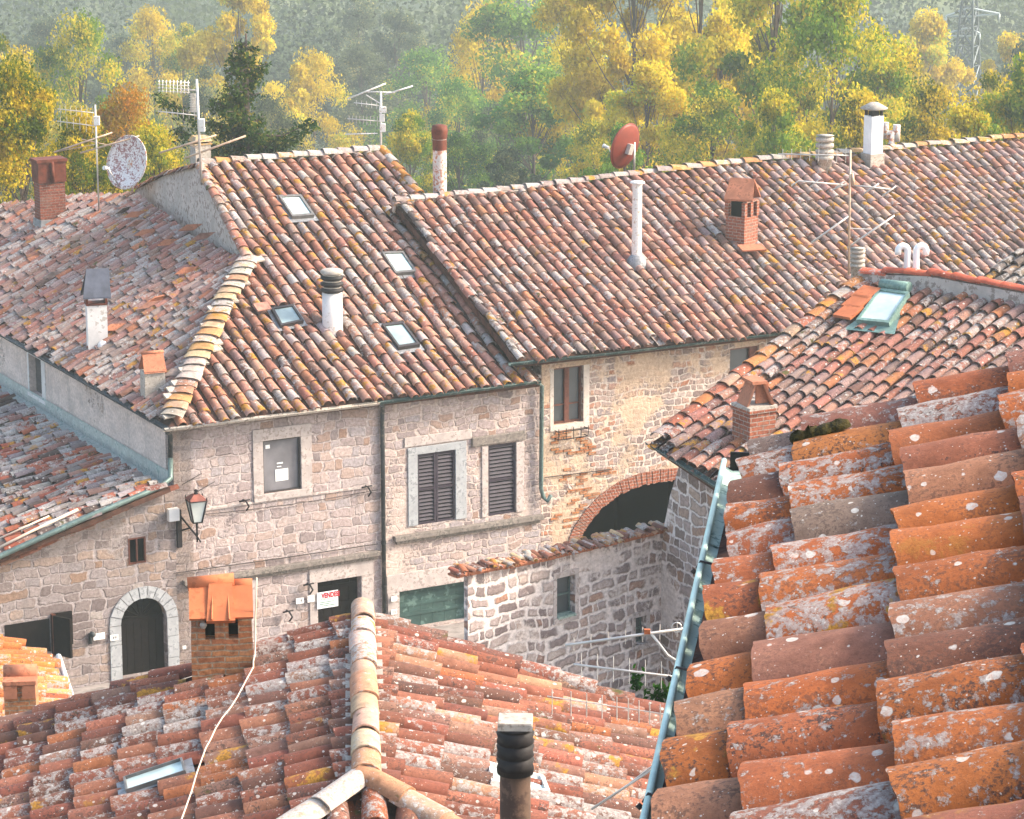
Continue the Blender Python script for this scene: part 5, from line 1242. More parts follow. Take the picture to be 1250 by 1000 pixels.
m.tube([low, low + (low - Bt).normalized() * .15], .018, 6); m.build('bracket', IRON, ln)
# floodlight/junction box
r = rect(FW, 202, 215, 619, 634); m = MB(); m.obox(FW, r[0], r[1], r[2], r[3], .06, .2).obox(FW, r[0] + .04, r[1] - .04, r[2] + .05, r[3] - .05, 0, .06)
tag(m.build('junction_box', PLATE, None, bevel=.01), 'small white junction box left of the street lantern', 'junction box')
# for sale sign
sg = thing('for_sale_sign', 'white for-sale notice with red VENDESI lettering across the black doorway', 'sign', FW.P(400, 732, .05))
Fs = Fr(FW.P(400, 732, .06), azv(A1), Z); hw = (FW.px(412.5, 731)[0] - FW.px(387, 735)[0]) / 2; hh = 10.3 * mpp(Fs.O)
m = MB(); m.obox(Fs, -hw, hw, -hh, hh, -.012, 0); m.build('board', PAPER, sg)
text_mesh('VENDESI', Fs, hw * .28, hh * .52, .004, hh * .85, REDP, sg, sx=.72, bold=.008)
text_mesh('CASA', Fs, -hw * .55, hh * .1, .004, hh * .4, GRNP, sg)
text_mesh('tel.', Fs, hw * .1, hh * .1, .004, hh * .36, REDP, sg)
m = MB()
for i, (a, b, t) in enumerate(((-.8, .6, -.3), (-.8, .2, -.52), (-.6, .8, -.74))): m.obox(Fs, hw * a, hw * b, hh * t, hh * (t + .09), .001, .004)
m.build('small_print', GRNP, sg)
def plate(x, y, w, h, txt, label, fr=None, grp='small plates on the street walls', mat=None, tm_=None):
    F0 = fr or FW; o = F0.P(x, y, .06); kk = mpp(o); t = thing('house_number_plate', label, 'plate', o, grp); Fp = Fr(o, azv(A1), Z)
    m = MB(); m.obox(Fp, -w * kk * .57, w * kk * .57, -h * kk / 2, h * kk / 2, -.015, .01); m.build('plate', mat or PLATE, t)
    if txt: text_mesh(txt, Fp, 0, 0, .013, h * kk * .85, tm_ or BLKP, t)
plate(366, 733.5, 9, 7, '14', 'house number 14 plate, left of the for-sale notice')
plate(379.5, 731, 8, 8, '', 'blank white plaque touching the left side of the for-sale notice')
plate(139.5, 778.5, 9, 7, '49', 'house number 49 plate, just left of the arched door')
plate(121, 777, 13, 8, 'i', 'blue and white street plaque, second to the left of the arched door', tm_=plain('blue_enamel', (60, 84, 130), .4, 0, .05))
plate(481, 747, 7, 6, '16', 'house number 16 plate, low beside the green door')
plate(481, 731, 7, 6, '', 'blank pale plaque above the number 16, beside the green door')
plate(225, 790.5, 4, 4, '', 'tiny white plaque on the wall between arched door and brick chimney')
o = FW.P(110, 772, .05); m = MB(); m.lathe(o + n1 * .1, [(.02, -.05), (.07, .02), (.07, .06), (0, .1)], 12, ax=(n1 - Z * .6)); m.tube([o - Z * .25, o - Z * .02], .04, 6); tag(m.build('wall_spotlight', PIPE), 'small grey wall spotlight beside the cellar opening', 'spotlight')

# ---------------------------------------------------------------- dishes
def dish(name, label, C0_, ax, up, rx, ry, mat, bmat, mast0, arm=True):
    t = thing(name, label, 'satellite dish', mast0, 'satellite dishes'); ax = ax.normalized(); a = ax.cross(up).normalized(); b = a.cross(ax).normalized()
    m = MB(); nr, ns = 8, 36; vs = []
    for side in (0, 1):
        for i in range(nr + 1):
            f = i / nr
            for j in range(ns): q = 2 * pi * j / ns; vs.append(C0_ + a * cos(q) * rx * f + b * sin(q) * ry * f + ax * (.22 * min(rx, ry) * 1.0 * f * f - .012 * side))
    L_ = (nr + 1) * ns
    for i in range(nr):
        for j in range(ns):
            q = [i * ns + j, i * ns + (j + 1) % ns, (i + 1) * ns + (j + 1) % ns, (i + 1) * ns + j]; m_ = [x + L_ for x in q][::-1]
            m.f += [tuple(q), tuple(m_)]; m.sm += [True, True]
    m.v += [tuple(v) for v in vs]
    for j in range(ns): m.f.append((nr * ns + j, nr * ns + (j + 1) % ns, L_ + nr * ns + (j + 1) % ns, L_ + nr * ns + j)); m.sm.append(False)
    m.build('reflector', mat, t)
    m = MB(); rim = [C0_ + a * cos(q) * rx + b * sin(q) * ry + ax * .22 * min(rx, ry) for q in np.linspace(0, 2 * pi, 37)]; m.tube(rim, .016, 6, False); m.build('rim', mat if bmat is None else bmat, t)
    f = C0_ + ax * rx * 1.15 - b * ry * .35
    m = MB(); m.tube([C0_ - b * ry * .95 + ax * .12, f], .014, 6); m.build('feed_arm', ALU, t)
    m = MB(); m.tube([f - ax * .02, f + ax * .1], .04, 10); m.tube([f + ax * .1, f + ax * .16], .055, 10); m.build('receiver', WMET, t)
    m = MB(); m.tube([mast0, Vector((mast0.x, mast0.y, C0_.z + .1))], .028, 8); m.obox(Fr(C0_ - ax * .07, a, b), -.08, .08, -.16, .1, -.08, .05); m.tube([C0_ - ax * .05, Vector((mast0.x, mast0.y, C0_.z))], .03, 8); m.build('mount', ALU if mat is RDISH else RUST, t)
yd = RF.P(772, 206).y + .5
Cd = at(767, 180, yd); kd = mpp(Cd)
# seen from its back, turned so it appears as a tall ellipse tilted to the right
dish('satellite_dish', 'rust red satellite dish standing on the ridge above the slim white vent pipe', Cd, azv(-48) + Z * .22, Z + Vector((.25, 0, 0)), 25.5 * kd, 28.5 * kd, RDISH, None, at(774, 212, yd + .2))
B = LF.P(160, 236); yd = B.y - .4; Cd = at(159, 199, yd); kd = mpp(Cd)
dish('satellite_dish', 'white satellite dish blotched with rust, standing beside the left antenna', Cd, azv(214) + Z * .25, Z + Vector((.28, 0, 0)), 31 * kd, 33 * kd, WDISH, RUST, at(162, 240, yd + .25))

# ---------------------------------------------------------------- antennas
def yagi(t, a, b, n, L, d, mat, r=.012, name='boom', er=.006, taper=.6):
    """boom from a to b with n elements of half length L along d, each crossing the boom"""
    m = MB(); m.tube([a, b], r, 6)
    for i in range(n):
        f = (i + .5) / n; c = a.lerp(b, f); l = L * (taper + (1 - taper) * (1 - f)); m.tube([c - d * l, c + d * l], er, 5)
    return m.build(name, mat, t)
GA = 'television antennas on the roofs'
def mast(name, label, x, ybase, ytop, P0, r=.022, mat=ALU, xt=None):
    t = thing(name, label, 'antenna', P0, GA); a = at(x, ybase, P0.y); b = at(xt or x, ytop, P0.y); m = MB(); m.tube([a, b], r, 8); m.build('mast', mat, t); return t, (lambda xx, yy, dy=0: at(xx, yy, P0.y + dy))
# A1, left
P0 = LF.P(121, 262); t, q = mast('television_antenna', 'thin antenna between the left brick chimney and the spotted dish', 121, 262, 128, P0, xt=116)
yagi(t, q(116, 138), q(70, 133), 7, .16, Z, ALU, .012); yagi(t, q(117, 154), q(70, 148), 6, .2, Z, ALU, .012)
m = MB(); m.tube([q(66, 186), q(137, 162)], .022, 6).tube([q(98, 187), q(170, 166)], .022, 6).tube([q(100, 170), q(135, 178)], .012, 5).tube([q(118, 176), q(66, 186)], .01, 5); m.build('dipole_rods', ALUW, t)
m = MB(); m.obox(Fr(q(118, 147), Vector((1, 0, 0)), Z), -.07, .07, -.12, .1, -.08, .05); m.build('amplifier_box', WMET, t)
# A2
P0 = MF.P(246, 226); t, q = mast('television_antenna', 'tall two-storey antenna at the left end of the big ridge, before the conifer', 246, 226, 97, P0, .03, xt=240)
for yy in (100, 104, 108, 112): yagi(t, q(232, yy + 1), q(192, yy - 1), 9, .05, Vector((0, .6, .8)), ALU, .008)
yagi(t, q(240, 110), q(222, 110), 1, .05, Z, ALU, .016, name='boom')
m = MB()
for i in range(6): m.tube([q(233 + i * 1.4, 114, i * .1), q(233 + i * 1.4, 137, i * .1)], .008, 5)
for i in range(8): m.tube([q(231, 115 + i * 3), q(243, 115 + i * 3)], .006, 5)
m.build('reflector_grid', ALU, t)
yagi(t, q(241, 141), q(193, 136), 7, .12, Z, ALU, .014)
m = MB(); m.tube([q(194, 187), q(264, 165)], .024, 6).tube([q(226, 193), q(300, 166)], .024, 6).tube([q(230, 176), q(246, 184)], .012, 5); m.build('dipole_rods', ALUW, t)
m = MB(); m.obox(Fr(q(246, 150), Vector((1, 0, 0)), Z), -.06, .07, -.09, .09, -.08, .05).obox(Fr(q(246, 158), Vector((1, 0, 0)), Z), -.05, .08, -.05, .05, -.09, .05); m.build('amplifier_box', WMET, t)
# A3
P0 = MF.P(464, 186); P0 = P0 + azv(-29) * .15; t, q = mast('television_antenna', 'white antenna on the ridge above the roof windows, beside the rusty flue', 465, 186, 112, P0, .028, WMET)
m = MB(); m.tube([q(424, 121), q(471, 102)], .02, 6).tube([q(469, 116, 0), q(504, 105)], .02, 6).tube([q(446, 112), q(482, 113)], .016, 6).tube([q(447, 116), q(465, 127)], .012, 5); m.build('dipole_rods', WMET, t)
yagi(t, q(463, 129), q(432, 125.5), 5, .1, Z, WMET, .012); yagi(t, q(463, 148), q(424, 145), 9, .13, Z, ALU, .014); yagi(t, q(461, 163), q(421, 164), 5, .04, Z, WMET, .014)
m = MB()
for x, y, w, h in ((467, 134, .12, .07), (466, 144, .07, .09), (467, 156, .08, .1)): m.obox(Fr(q(x, y), Vector((1, 0, 0)), Z), -w / 2 - .02, w / 2 + .03, -h, h, -.07, .06)
m.build('amplifier_box', WMET, t)
# A4
yq = tp[0].y + .35; P0 = at(1036, 336, yq); t, q = mast('television_antenna', 'tall rust-tinted antenna beside the ringed vent near the red coping', 1036, 336, 183, P0, .02, ALUW, xt=1038)
yagi(t, q(1038, 190), q(950, 188, .4), 8, .14, Z, ALU, .012)
m = MB(); m.tube([q(990, 297), q(1036, 264)], .018, 6).tube([q(1034, 303), q(1092, 263)], .018, 6).tube([q(1036, 279), q(1062, 280)], .012, 5); m.build('dipole_rods', ALU, t)
m = MB(); m.tube([q(966, 227), q(975, 221), q(1034, 226)], .014, 6).tube([q(988, 229), q(1000, 219)], .01, 5).tube([q(1040, 226), q(1086, 231)], .014, 6)
for a, b, c, d in ((1016, 232, 1034, 224), (1055, 236, 1073, 224), (1077, 240, 1094, 227), (1020, 229, 1030, 222)): m.tube([q(a, b), q(c, d)], .014, 6)
m.build('boom', ALU, t)
m = MB(); m.tube([q(1040, 212), q(1042, 226)], .03, 8); m.build('amplifier_box', ALUW, t)
# A5 near one, left of the green gutter
P0 = at(852, 900, 13.5); t, q = mast('television_antenna', 'near antenna reaching out left from behind the green gutter, over the red roof', 856, 1100, 750, P0, .016)
yagi(t, q(858, 764), q(690, 788), 8, .04, Z, ALU, .0075, er=.0025, taper=.9); yagi(t, q(856, 830), q(700, 811), 8, .07, Vector((0, .2, .97)), ALU, .006, er=.0022, taper=.9)
m = MB(); m.tube([q(793, 771), q(815, 800), q(850, 822)], .007, 6); 
for i, x in enumerate((674, 697, 716, 735, 753, 767, 780, 793, 806)): m.tube([q(x, 842 + i * 2.2), q(x, 872 + i * 1.8)], .003, 5)
m.tube([q(668, 850), q(852, 878)], .003, 5)
m.tube([q(722, 988), q(862, 896)], .007, 6).tube([q(744, 975), q(862, 885)], .004, 6)
m.tube([q(826 + 6 * cos(a), 766 + 6 * sin(a)) for a in np.linspace(0, 2 * pi, 14)], .003, 5, False)
m.build('folded_dipole', ALU, t)
m = MB(); m.obox(Fr(q(790, 771), Vector((1, 0, 0)), Z), -.015, .015, -.012, .012, -.01, .01); m.build('clamp', TERO, t)
# leafy sprig behind the red roof at right
sp = MB(); rgx = np.random.default_rng(3)
for i in range(150):
    c = at(rgx.normal(806, 9), rgx.normal(848, 6), 27.5) if i % 3 else at(rgx.normal(777, 4), rgx.normal(832, 6), 27.6); d = Vector(rgx.normal(0, 1, 3)).normalized(); e = d.cross(Vector(rgx.normal(0, 1, 3))).normalized()
    s_ = .035; sp.add([c - d * s_, c + e * s_ * .6, c + d * s_ * 1.5, c - e * s_ * .6], [(0, 1, 2, 3)])
pl_ = thing('climbing_plant', 'bright green leafy plant behind the red roof, beside the green gutter', 'plant', at(800, 860, 27.5))
sp.build('leaves', leaf_mat('plant_leaves', (52, 110, 30), (96, 150, 40), None, 3), pl_)
st = MB()
for a in (-.15, 0, .12, .2): b0 = at(800, 880, 27.5); st.tube([b0 + Vector((a, 0, -3)), b0 + Vector((a * 1.3, 0, .25))], .012, 5)
st.build('stems', WOODK, pl_)

# ---------------------------------------------------------------- ground
def gz_(x, y):
    h = np.interp(y, [-50, 78, 88, 110, 160, 260, 430, 520, 640, 800, 1100, 1500], [0, 0, -1.5, -8, -17, -30, -36, -30, -8, 22, 60, 90])
    return h + (0 if y < 78 else min(1, (y - 78) / 40) * (2.5 * sin(x * .02 + y * .013) + 1.5 * sin(x * .05 - y * .03))) + (max(0, y - 430) * .05 * sin(x * .006 + 1.))
m = MB(); xs = np.concatenate([np.linspace(-500, -60, 12), np.linspace(-50, 70, 25), np.linspace(80, 600, 14)]); ys = np.concatenate([np.linspace(-40, 76, 20), np.linspace(80, 300, 45), np.linspace(310, 1450, 50)])
vs = [(x, y, gz_(x, y)) for y in ys for x in xs]; nx = len(xs)
m.add(vs, [(j * nx + i, j * nx + i + 1, (j + 1) * nx + i + 1, (j + 1) * nx + i) for j in range(len(ys) - 1) for i in range(nx - 1)], True)
gm_ = NT('ground_soil'); v = gm_.obj(); sepn = gm_.n('ShaderNodeSeparateXYZ'); gm_.l(v, sepn.inputs[0])
grass = gm_.mix(gm_.step(gm_.noise(v, .05, 5), .4, .6), lin((62, 74, 52)), lin((98, 104, 62)))
brk = gm_.voro(v, 2.2, 'F1'); pave = gm_.mix(gm_.step(gm_.noise(v, 3, 5), .35, .65), lin((118, 110, 106)), lin((150, 142, 136)))
gm_.col(gm_.mix(gm_.step(sepn.outputs[1], 79, 81), pave, grass)); gm_.bump(gm_.noise(v, 8, 5), .5, .03)
tag(m.build('ground', gm_.m), kind='structure')

# ---------------------------------------------------------------- trees
def leaf_quads(cent, size, rg, aspect=.7):
    n = len(cent); d = rg.normal(size=(n, 3)); d /= np.linalg.norm(d, axis=1)[:, None]; e = np.cross(d, rg.normal(size=(n, 3))); e /= np.linalg.norm(e, axis=1)[:, None]
    s = (size * rg.uniform(.6, 1.3, n))[:, None]; V = np.stack([cent - d * s, cent + e * s * aspect, cent + d * s, cent - e * s * aspect], 1).reshape(-1, 3)
    return V, np.arange(n * 4).reshape(-1, 4)
def crown_proto(name, seed, rad=5., H=15., ncl=55, nlf=230, leaf=.17, low=.28, top=1., pw=.8, spread=.85, lean=0):
    """returns crown mesh and trunk mesh (base at origin)"""
    rg = np.random.default_rng(seed); cl = []
    for i in range(ncl):
        f = rg.random() ** .85; z = H * (low + (top - low) * f)
        R_ = rad * (sin(pi * min(1, .12 + f * .86)) ** pw) * rg.uniform(.35, 1.); a = rg.uniform(0, 2 * pi)
        cl.append((R_ * cos(a) + lean * f, R_ * sin(a), z))
    cl = np.array(cl); cen = []; w = []
    for c in cl:
        n = int(nlf * rg.uniform(.5, 1.4)); s = spread * rg.uniform(.6, 1.3); p = rg.normal(size=(n, 3)); p /= np.linalg.norm(p, axis=1)[:, None] + 1e-6
        p = p * (rg.random(n) ** .6)[:, None] * s * np.array([1.15, 1.15, .8]); cen.append(c + p); w.append(np.clip(rg.normal(.5, .2) + rg.normal(0, .18, n), 0, 1))
    cen = np.concatenate(cen); w = np.concatenate(w); V, Q_ = leaf_quads(cen, leaf, rg)
    o = np_mesh(name + '_crown', V, Q_, None, None, {'tr': np.repeat(np.c_[w, w, w, np.ones(len(w))], 4, 0)}); me = o.data; bpy.data.objects.remove(o)
    m = MB(); m.tube([Vector((0, 0, -1)), Vector((lean * .1, .1, H * .3)), Vector((lean * .4, -.1, H * .6)), Vector((lean * .8, 0, H * .93))], .24, 8, r1=.04)
    for c in cl[:int(ncl * .7)]:
        f = max(.12, (c[2] / H - .22)); a = Vector((lean * f * .6, 0, H * f)); e_ = Vector(c); md = a.lerp(e_, .5) + Vector((0, 0, -.25)); m.tube([a, md, e_], .045, 5, False, r1=.012)
    o = m.build(name + '_trunk', None); me2 = o.data; bpy.data.objects.remove(o)
    return me, me2, H, rad
BARK = plain('bark', (96, 82, 74), .95, var=.3, sc=3, bump=.4)
LM = {
 'yellow': leaf_mat('leaf_yellow', (238, 204, 36), (250, 226, 66), (176, 184, 56), .35),
 'ygreen': leaf_mat('leaf_yellow_green', (128, 164, 52), (232, 206, 54), (140, 160, 50), .3),
 'green': leaf_mat('leaf_green', (84, 132, 50), (136, 170, 60), (200, 190, 66), .3),
 'lime': leaf_mat('leaf_lime', (104, 160, 66), (150, 184, 72), (216, 196, 66), .3),
 'gold': leaf_mat('leaf_gold_olive', (108, 128, 36), (224, 192, 46), (230, 200, 62), .5),
 'orange': leaf_mat('leaf_orange', (186, 150, 44), (214, 144, 44), (150, 154, 50), .4),
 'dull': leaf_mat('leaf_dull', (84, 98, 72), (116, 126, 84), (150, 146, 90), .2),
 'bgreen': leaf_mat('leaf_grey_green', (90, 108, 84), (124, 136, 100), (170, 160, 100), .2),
}
protos = {
 'round': crown_proto('round', 1, 5, 15, 80, 520, .11, .15),
 'round2': crown_proto('round2', 2, 5.2, 15, 66, 520, .11, .15, lean=.8),
 'tall': crown_proto('tall', 3, 3.9, 18, 95, 430, .11, .1, pw=.6),
 'airy': crown_proto('airy', 4, 5.2, 17, 66, 330, .11, .15, spread=1.15),
 'airy2': crown_proto('airy2', 5, 4.6, 17, 56, 340, .11, .12, spread=1.15, lean=-1.),
 'near': crown_proto('near', 6, 4.0, 11, 100, 480, .07, .1, spread=.8),
}
GT = 'trees in the valley behind the village'
def tree(x, ytop, Y, rpx, kind, mat, label, zs=1.):
    pt = at(x, ytop, Y); g = gz_(pt.x, Y); H = pt.z - g; me, me2, pH, pr = protos[kind]
    rw = max(rpx * 1.15 * mpp(pt) / pr, .7 * H / pH); 
    r_ = bpy.data.objects.new('tree', None); C.objects.link(r_); r_.location = (pt.x, Y, g); r_.rotation_euler = (0, 0, random.uniform(0, 6.28)); r_.scale = (rw, rw, H / pH); tag(r_, label, 'tree', GT)
    for nm, d in (('crown', me), ('trunk', me2)):
        if not d.materials: d.materials.append(BARK if nm == 'trunk' else LM['green'])
        o = bpy.data.objects.new(nm, d); C.objects.link(o); o.parent = r_
        if nm == 'crown': o.material_slots[0].link = 'OBJECT'; o.material_slots[0].material = LM[mat]
TL = [
 (22, 92, 84, 95, 'near', 'gold', 'thick gold-flecked broadleaf tree behind the left brick chimney'),
 (95, 150, 88, 62, 'near', 'gold', 'lower golden tree between the left brick chimney and the thin antenna'),
 (150, 120, 105, 62, 'near', 'orange', 'orange-tinged bushy tree behind the spotted dish'),
 (185, 165, 98, 40, 'near', 'ygreen', 'small yellow-green tree between the spotted dish and the conifer'),
 (95, 22, 175, 68, 'airy', 'ygreen', 'loose yellow-green tree at the upper left, above the thin antenna'),
 (10, 52, 150, 60, 'airy2', 'gold', 'olive and gold tree at the left edge above the gold-flecked one'),
 (185, 14, 260, 45, 'airy', 'yellow', 'small hazy yellow tree left of the conifer top'),
 (222, 38, 250, 30, 'airy2', 'ygreen', 'small hazy tree with yellow tips just left of the conifer top'),
 (292, -14, 235, 52, 'round2', 'yellow', 'bright yellow tree crown directly above the conifer'),
 (382, 66, 245, 40, 'airy', 'yellow', 'airy yellow tree right of the conifer'),
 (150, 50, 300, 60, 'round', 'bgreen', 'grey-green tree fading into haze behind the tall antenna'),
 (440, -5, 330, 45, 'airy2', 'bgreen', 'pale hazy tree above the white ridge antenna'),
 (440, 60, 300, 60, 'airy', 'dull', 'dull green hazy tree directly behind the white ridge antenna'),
 (520, 62, 280, 70, 'airy', 'lime', 'pale lime hazy tree above the rusty flue'),
 (590, 8, 250, 40, 'airy', 'yellow', 'thin yellow hazy tree at the top centre'),
 (650, -20, 240, 90, 'airy2', 'lime', 'large airy lime tree at the top, left of the tall yellow trees'),
 (500, 146, 150, 36, 'round', 'ygreen', 'small yellow-green tree between white antenna and rusty flue'),
 (560, 165, 165, 55, 'airy', 'green', 'green tree directly behind the rusty flue'),
 (650, 92, 185, 85, 'round', 'lime', 'bright green tree with yellow tips left of the red dish'),
 (610, 185, 140, 60, 'round2', 'bgreen', 'low grey-green bushy tree over the ridge right of the rusty flue'),
 (725, 150, 150, 55, 'airy', 'ygreen', 'yellow-green tree just left of the red dish'),
 (715, -40, 190, 70, 'airy2', 'yellow', 'slim yellow tree at the left of the tall yellow group'),
 (775, -110, 165, 100, 'round', 'yellow', 'tallest bright yellow tree above the red dish'),
 (790, 90, 145, 78, 'round', 'yellow', 'yellow round tree directly behind the red dish'),
 (850, -120, 170, 105, 'round2', 'yellow', 'tall gold and olive tree right of the tallest yellow one'),
 (870, 110, 130, 72, 'airy', 'ygreen', 'yellow-green tree behind the gabled brick chimney'),
 (950, -80, 140, 110, 'round', 'ygreen', 'broad gold and green tree left of the ringed ridge vent'),
 (935, 120, 112, 60, 'round2', 'ygreen', 'lower yellow-green tree left of the ringed ridge vent'),
 (1020, -20, 125, 90, 'airy', 'ygreen', 'yellow-green tree with visible dark limbs behind the ringed ridge vent'),
 (1065, 40, 135, 75, 'airy2', 'ygreen', 'yellow-green tree behind the tall white chimney'),
 (1050, 130, 108, 60, 'round', 'gold', 'low golden tree at the foot of the tall white chimney'),
 (1135, 105, 118, 65, 'airy', 'gold', 'airy golden tree right of the twin-cowl flue'),
 (1136, 26, 250, 24, 'round', 'yellow', 'hazy yellow tree just left of the pylon'),
 (1226, 50, 245, 20, 'round2', 'yellow', 'hazy yellow tree just right of the pylon'),
 (1262, 60, 200, 36, 'round', 'bgreen', 'grey-green tree right of the pylon at the edge'),
 (1200, 95, 120, 62, 'airy2', 'gold', 'airy golden tree below the pylon'),
 (1255, 85, 112, 60, 'round', 'ygreen', 'yellow-green tree at the right edge above the long ridge'),

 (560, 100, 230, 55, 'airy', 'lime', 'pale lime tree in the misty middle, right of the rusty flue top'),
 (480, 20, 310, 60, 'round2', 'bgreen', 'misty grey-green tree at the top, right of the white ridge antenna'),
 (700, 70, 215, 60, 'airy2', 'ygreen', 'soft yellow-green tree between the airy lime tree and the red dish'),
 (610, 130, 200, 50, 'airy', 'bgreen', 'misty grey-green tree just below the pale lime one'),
 (880, 30, 155, 80, 'round', 'yellow', 'bright yellow tree filling the gap above the gabled brick chimney'),
 (985, 70, 130, 60, 'airy2', 'gold', 'gold-tipped tree just left of the tree with dark limbs'),
 (820, 20, 180, 80, 'round2', 'yellow', 'broad bright yellow tree right behind the tallest yellow one'),
 (1095, 60, 150, 60, 'airy', 'gold', 'airy gold tree up and right of the tall white chimney'),
 (1180, 140, 104, 50, 'round2', 'ygreen', 'low yellow-green tree over the long ridge below the pylon'),
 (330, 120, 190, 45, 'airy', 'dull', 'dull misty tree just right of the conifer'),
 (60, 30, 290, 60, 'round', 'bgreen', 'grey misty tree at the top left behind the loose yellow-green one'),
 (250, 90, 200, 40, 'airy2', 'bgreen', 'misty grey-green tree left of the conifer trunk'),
 (770, 160, 118, 45, 'round2', 'green', 'low green tree at the ridge just right of the red dish'),
]
for x, y, Y, rp_, kd_, mt_, lb in TL: tree(x, y, Y, rp_, kd_, mt_, lb)
# conifer
pt = at(300, 36, 84.); g = gz_(pt.x, 84.); H = pt.z - g; rg = np.random.default_rng(9); kf = mpp(pt)
cf = thing('conifer_tree', 'dark shaggy conifer with long lower boughs behind the big ridge', 'tree', (pt.x, 84., g), GT)
m = MB(); base = Vector((pt.x, 84., g)); m.tube([base - Z, base + Z * H * .5, base + Z * H * .99], .22, 9, r1=.03)
cen = []; ww_ = []
def bough(z0, az, L, drop, dens=26):
    a = base + Z * z0; d = azv(az); tip = a + d * L + Z * (-drop * L + .25 * L); md = a + d * L * .5 + Z * (-drop * L * .6)
    m.tube([a, md, tip], .05, 5, False, r1=.01)
    n = int(L * dens * 6)
    for i in range(n):
        f = rg.random() ** .8; p = a.lerp(md, f * 2) if f < .5 else md.lerp(tip, f * 2 - 1)
        wd_ = .34 * L * (1 - abs(f - .55)) * .6 + .08; s_ = rg.normal(0, .5) * wd_
        cen.append(p + Vector((-d.y, d.x, 0)) * s_ + Z * (rg.normal(0, .09) - abs(rg.normal(0, .14))) + d * rg.normal(0, .08)); ww_.append(np.clip(.5 + rg.normal(0, .25), 0, 1))
for i in range(120):
    f = (i + .5) / 120; z0 = H * (.25 + .72 * f); L = (1 - f) ** .5 * 1.5 * rg.uniform(.45, 1.15) + .2
    if rg.random() < .15: L *= .5
    bough(z0, rg.uniform(0, 360), L, rg.uniform(.1, .4))
zr = zat(300, 165, pt) - g
bough(zr, 92, 84 * kf, .02, 40); bough(zr - .3, 80, 60 * kf, .1, 40); bough(zr + .2, 268, 110 * kf, -.12, 40); bough(zr - .3, 262, 90 * kf, .0, 40); bough(zr + .9, 270, 45 * kf, .15, 40); bough(zr - .5, 280, 60 * kf, .1, 40)
cen = np.array([tuple(c) for c in cen]); ww_ = np.array(ww_); V, Q_ = leaf_quads(cen, .075, rg, .45)
cm = leaf_mat('needles', (48, 78, 40), (86, 108, 44), (140, 128, 54), .9)
np_mesh('crown', V, Q_, cm, cf, {'tr': np.repeat(np.c_[ww_, ww_, ww_, np.ones(len(ww_))], 4, 0)}); m.build('trunk', BARK, cf)

# distant wood (reads as a mass)
rg = np.random.default_rng(21); cen = []; ww_ = []; sz = []
n = 1500
for i in range(n):
    Y = 170 + 650 * rg.random() ** 1.1; hw_ = Y * .25; x = rg.uniform(-hw_, hw_); g = gz_(x, Y); H = rg.uniform(10, 27) if Y > 300 else rg.uniform(4, 9); r_ = H * rg.uniform(.3, .5); k_ = int(360 if Y < 450 else 240)
    p = rg.normal(size=(k_, 3)); p /= np.linalg.norm(p, axis=1)[:, None]; p *= (rg.random(k_) ** .4)[:, None]
    lob = 1 + .35 * np.sin(p[:, 0] * 5 + i) * np.cos(p[:, 2] * 4 + i * 2); c = np.array([x, Y, g + H * .55]) + p * np.array([r_, r_, H * .48]) * lob[:, None]
    cen.append(c); b = rg.normal(.45, .3); ww_.append(np.clip(b + rg.normal(0, .05, k_) + p[:, 2] * .05, 0, 1)); sz.append(np.full(k_, .26 if Y < 350 else .4))  # height term lightens crown tops, painting in light from above
cen = np.concatenate(cen); ww_ = np.concatenate(ww_); sz = np.concatenate(sz); V, Q_ = leaf_quads(cen, sz, rg)
fm = leaf_mat('far_wood_leaves', (60, 76, 58), (96, 108, 76), None, .02, 1.1)
tag(np_mesh('distant_wood', V, Q_, fm, None, {'tr': np.repeat(np.c_[ww_, ww_, ww_, np.ones(len(ww_))], 4, 0)}), 'hazy grey-green wooded hillside filling the valley behind the trees', 'woodland', kind='stuff')

# ---------------------------------------------------------------- pylon and lines
PY = at(1180, 90, 300.); g = gz_(PY.x, 300.); k = mpp(PY); py = thing('power_pylon', 'lattice steel electricity pylon rising from the haze at the upper right', 'pylon', (PY.x, 300., g))
Hp = zat(1180, -40, PY) - g; m = MB(); B0 = Vector((PY.x, 300, g))
def leg(i, f): r = 3.0 * (1 - f) + .55 * f; return B0 + azv(30 + 45 + 90 * i) * r + Z * Hp * f
lv = np.linspace(0, 1, 15)
for i in range(4):
    m.tube([leg(i, f) for f in lv], .13, 5)
    for a, b in zip(lv[:-1], lv[1:]):
        m.tube([leg(i, a), leg((i + 1) % 4, b)], .08, 4).tube([leg((i + 1) % 4, a), leg(i, b)], .08, 4).tube([leg(i, b), leg((i + 1) % 4, b)], .05, 4)
m.build('lattice_tower', plain('galvanised_steel', (92, 100, 104), .5, .5, .15, 1, .05), py)
for yy, xa, xb in ((17, 1155, 1220), (41, 1146, 1196)):
    z = zat(1180, yy, PY); a, b = at(xa, yy + 3, 300), at(xb, yy - 0, 300); m = MB(); m.tube([a, Vector((PY.x, 300, z + .6)), b], .12, 5).tube([a, Vector((PY.x, 300, z - .3)), b], .12, 5)
    for p in (a, b): m.tube([p, p - Z * .9], .1, 6)
    m.build('cross_arm', plain('steel_pale', (176, 184, 184), .5, .4, .1, 1, .05), py)
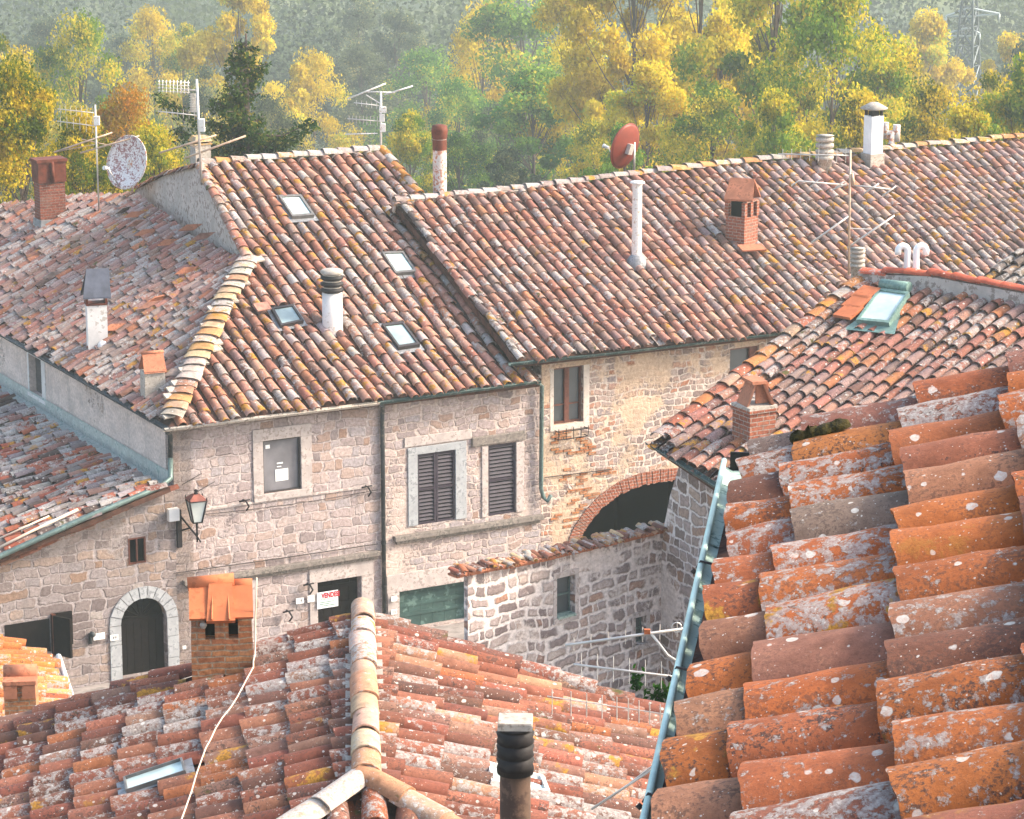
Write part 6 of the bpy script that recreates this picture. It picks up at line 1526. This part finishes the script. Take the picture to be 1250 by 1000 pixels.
# ---------------------------------------------------------------- haze, light, camera
m = MB(); hz_ = Fr(Vector((0, 0, 0)), Vector((1, 0, 0)), Vector((0, 1, 0))); m.obox(hz_, -560, 660, -45, 1500, -48, 130)
hm = bpy.data.materials.new('haze_air'); hm.use_nodes = True; nt = hm.node_tree; nt.nodes.clear(); o_ = nt.nodes.new('ShaderNodeOutputMaterial'); pv = nt.nodes.new('ShaderNodeVolumePrincipled')
pv.inputs['Color'].default_value = (.80, .90, .86, 1); pv.inputs['Density'].default_value = HAZE; pv.inputs['Anisotropy'].default_value = .2; nt.links.new(pv.outputs[0], o_.inputs['Volume'])
tag(m.build('haze', hm), kind='stuff')

EL, AZ = 36., 88.
W = bpy.data.worlds.new('World'); bpy.context.scene.world = W; W.use_nodes = True; nt = W.node_tree; bg = nt.nodes['Background']
sky = nt.nodes.new('ShaderNodeTexSky'); sky.sky_type = 'NISHITA'; sky.sun_disc = False; sky.sun_elevation = R(EL); sky.sun_rotation = R(AZ); sky.dust_density = 4; sky.air_density = 1.2
nt.links.new(sky.outputs[0], bg.inputs[0]); bg.inputs[1].default_value = .15
sl = bpy.data.lights.new('sun', 'SUN'); sl.energy = 2.1; sl.angle = R(10); sl.color = (1, .88, .74); so = bpy.data.objects.new('sun', sl); C.objects.link(so)
sd = Vector((sin(R(AZ)) * cos(R(EL)), cos(R(AZ)) * cos(R(EL)), sin(R(EL)))); so.rotation_euler = sd.to_track_quat('Z', 'Y').to_euler(); so.location = (30, 20, 60)
cd = bpy.data.cameras.new('camera'); cam = bpy.data.objects.new('camera', cd); C.objects.link(cam); cam.location = CAM; cam.rotation_euler = (pi / 2 - PIT, 0, 0)
cd.sensor_width = 36; cd.lens = 36 * FPX / 1250; cd.clip_end = 3000; cd.clip_start = .1; bpy.context.scene.camera = cam
sc = bpy.context.scene; sc.view_settings.view_transform = 'Standard'; sc.view_settings.look = 'None'; sc.view_settings.exposure = EXPO; sc.view_settings.gamma = 1
sc.cycles.volume_bounces = 0; sc.cycles.max_bounces = 8
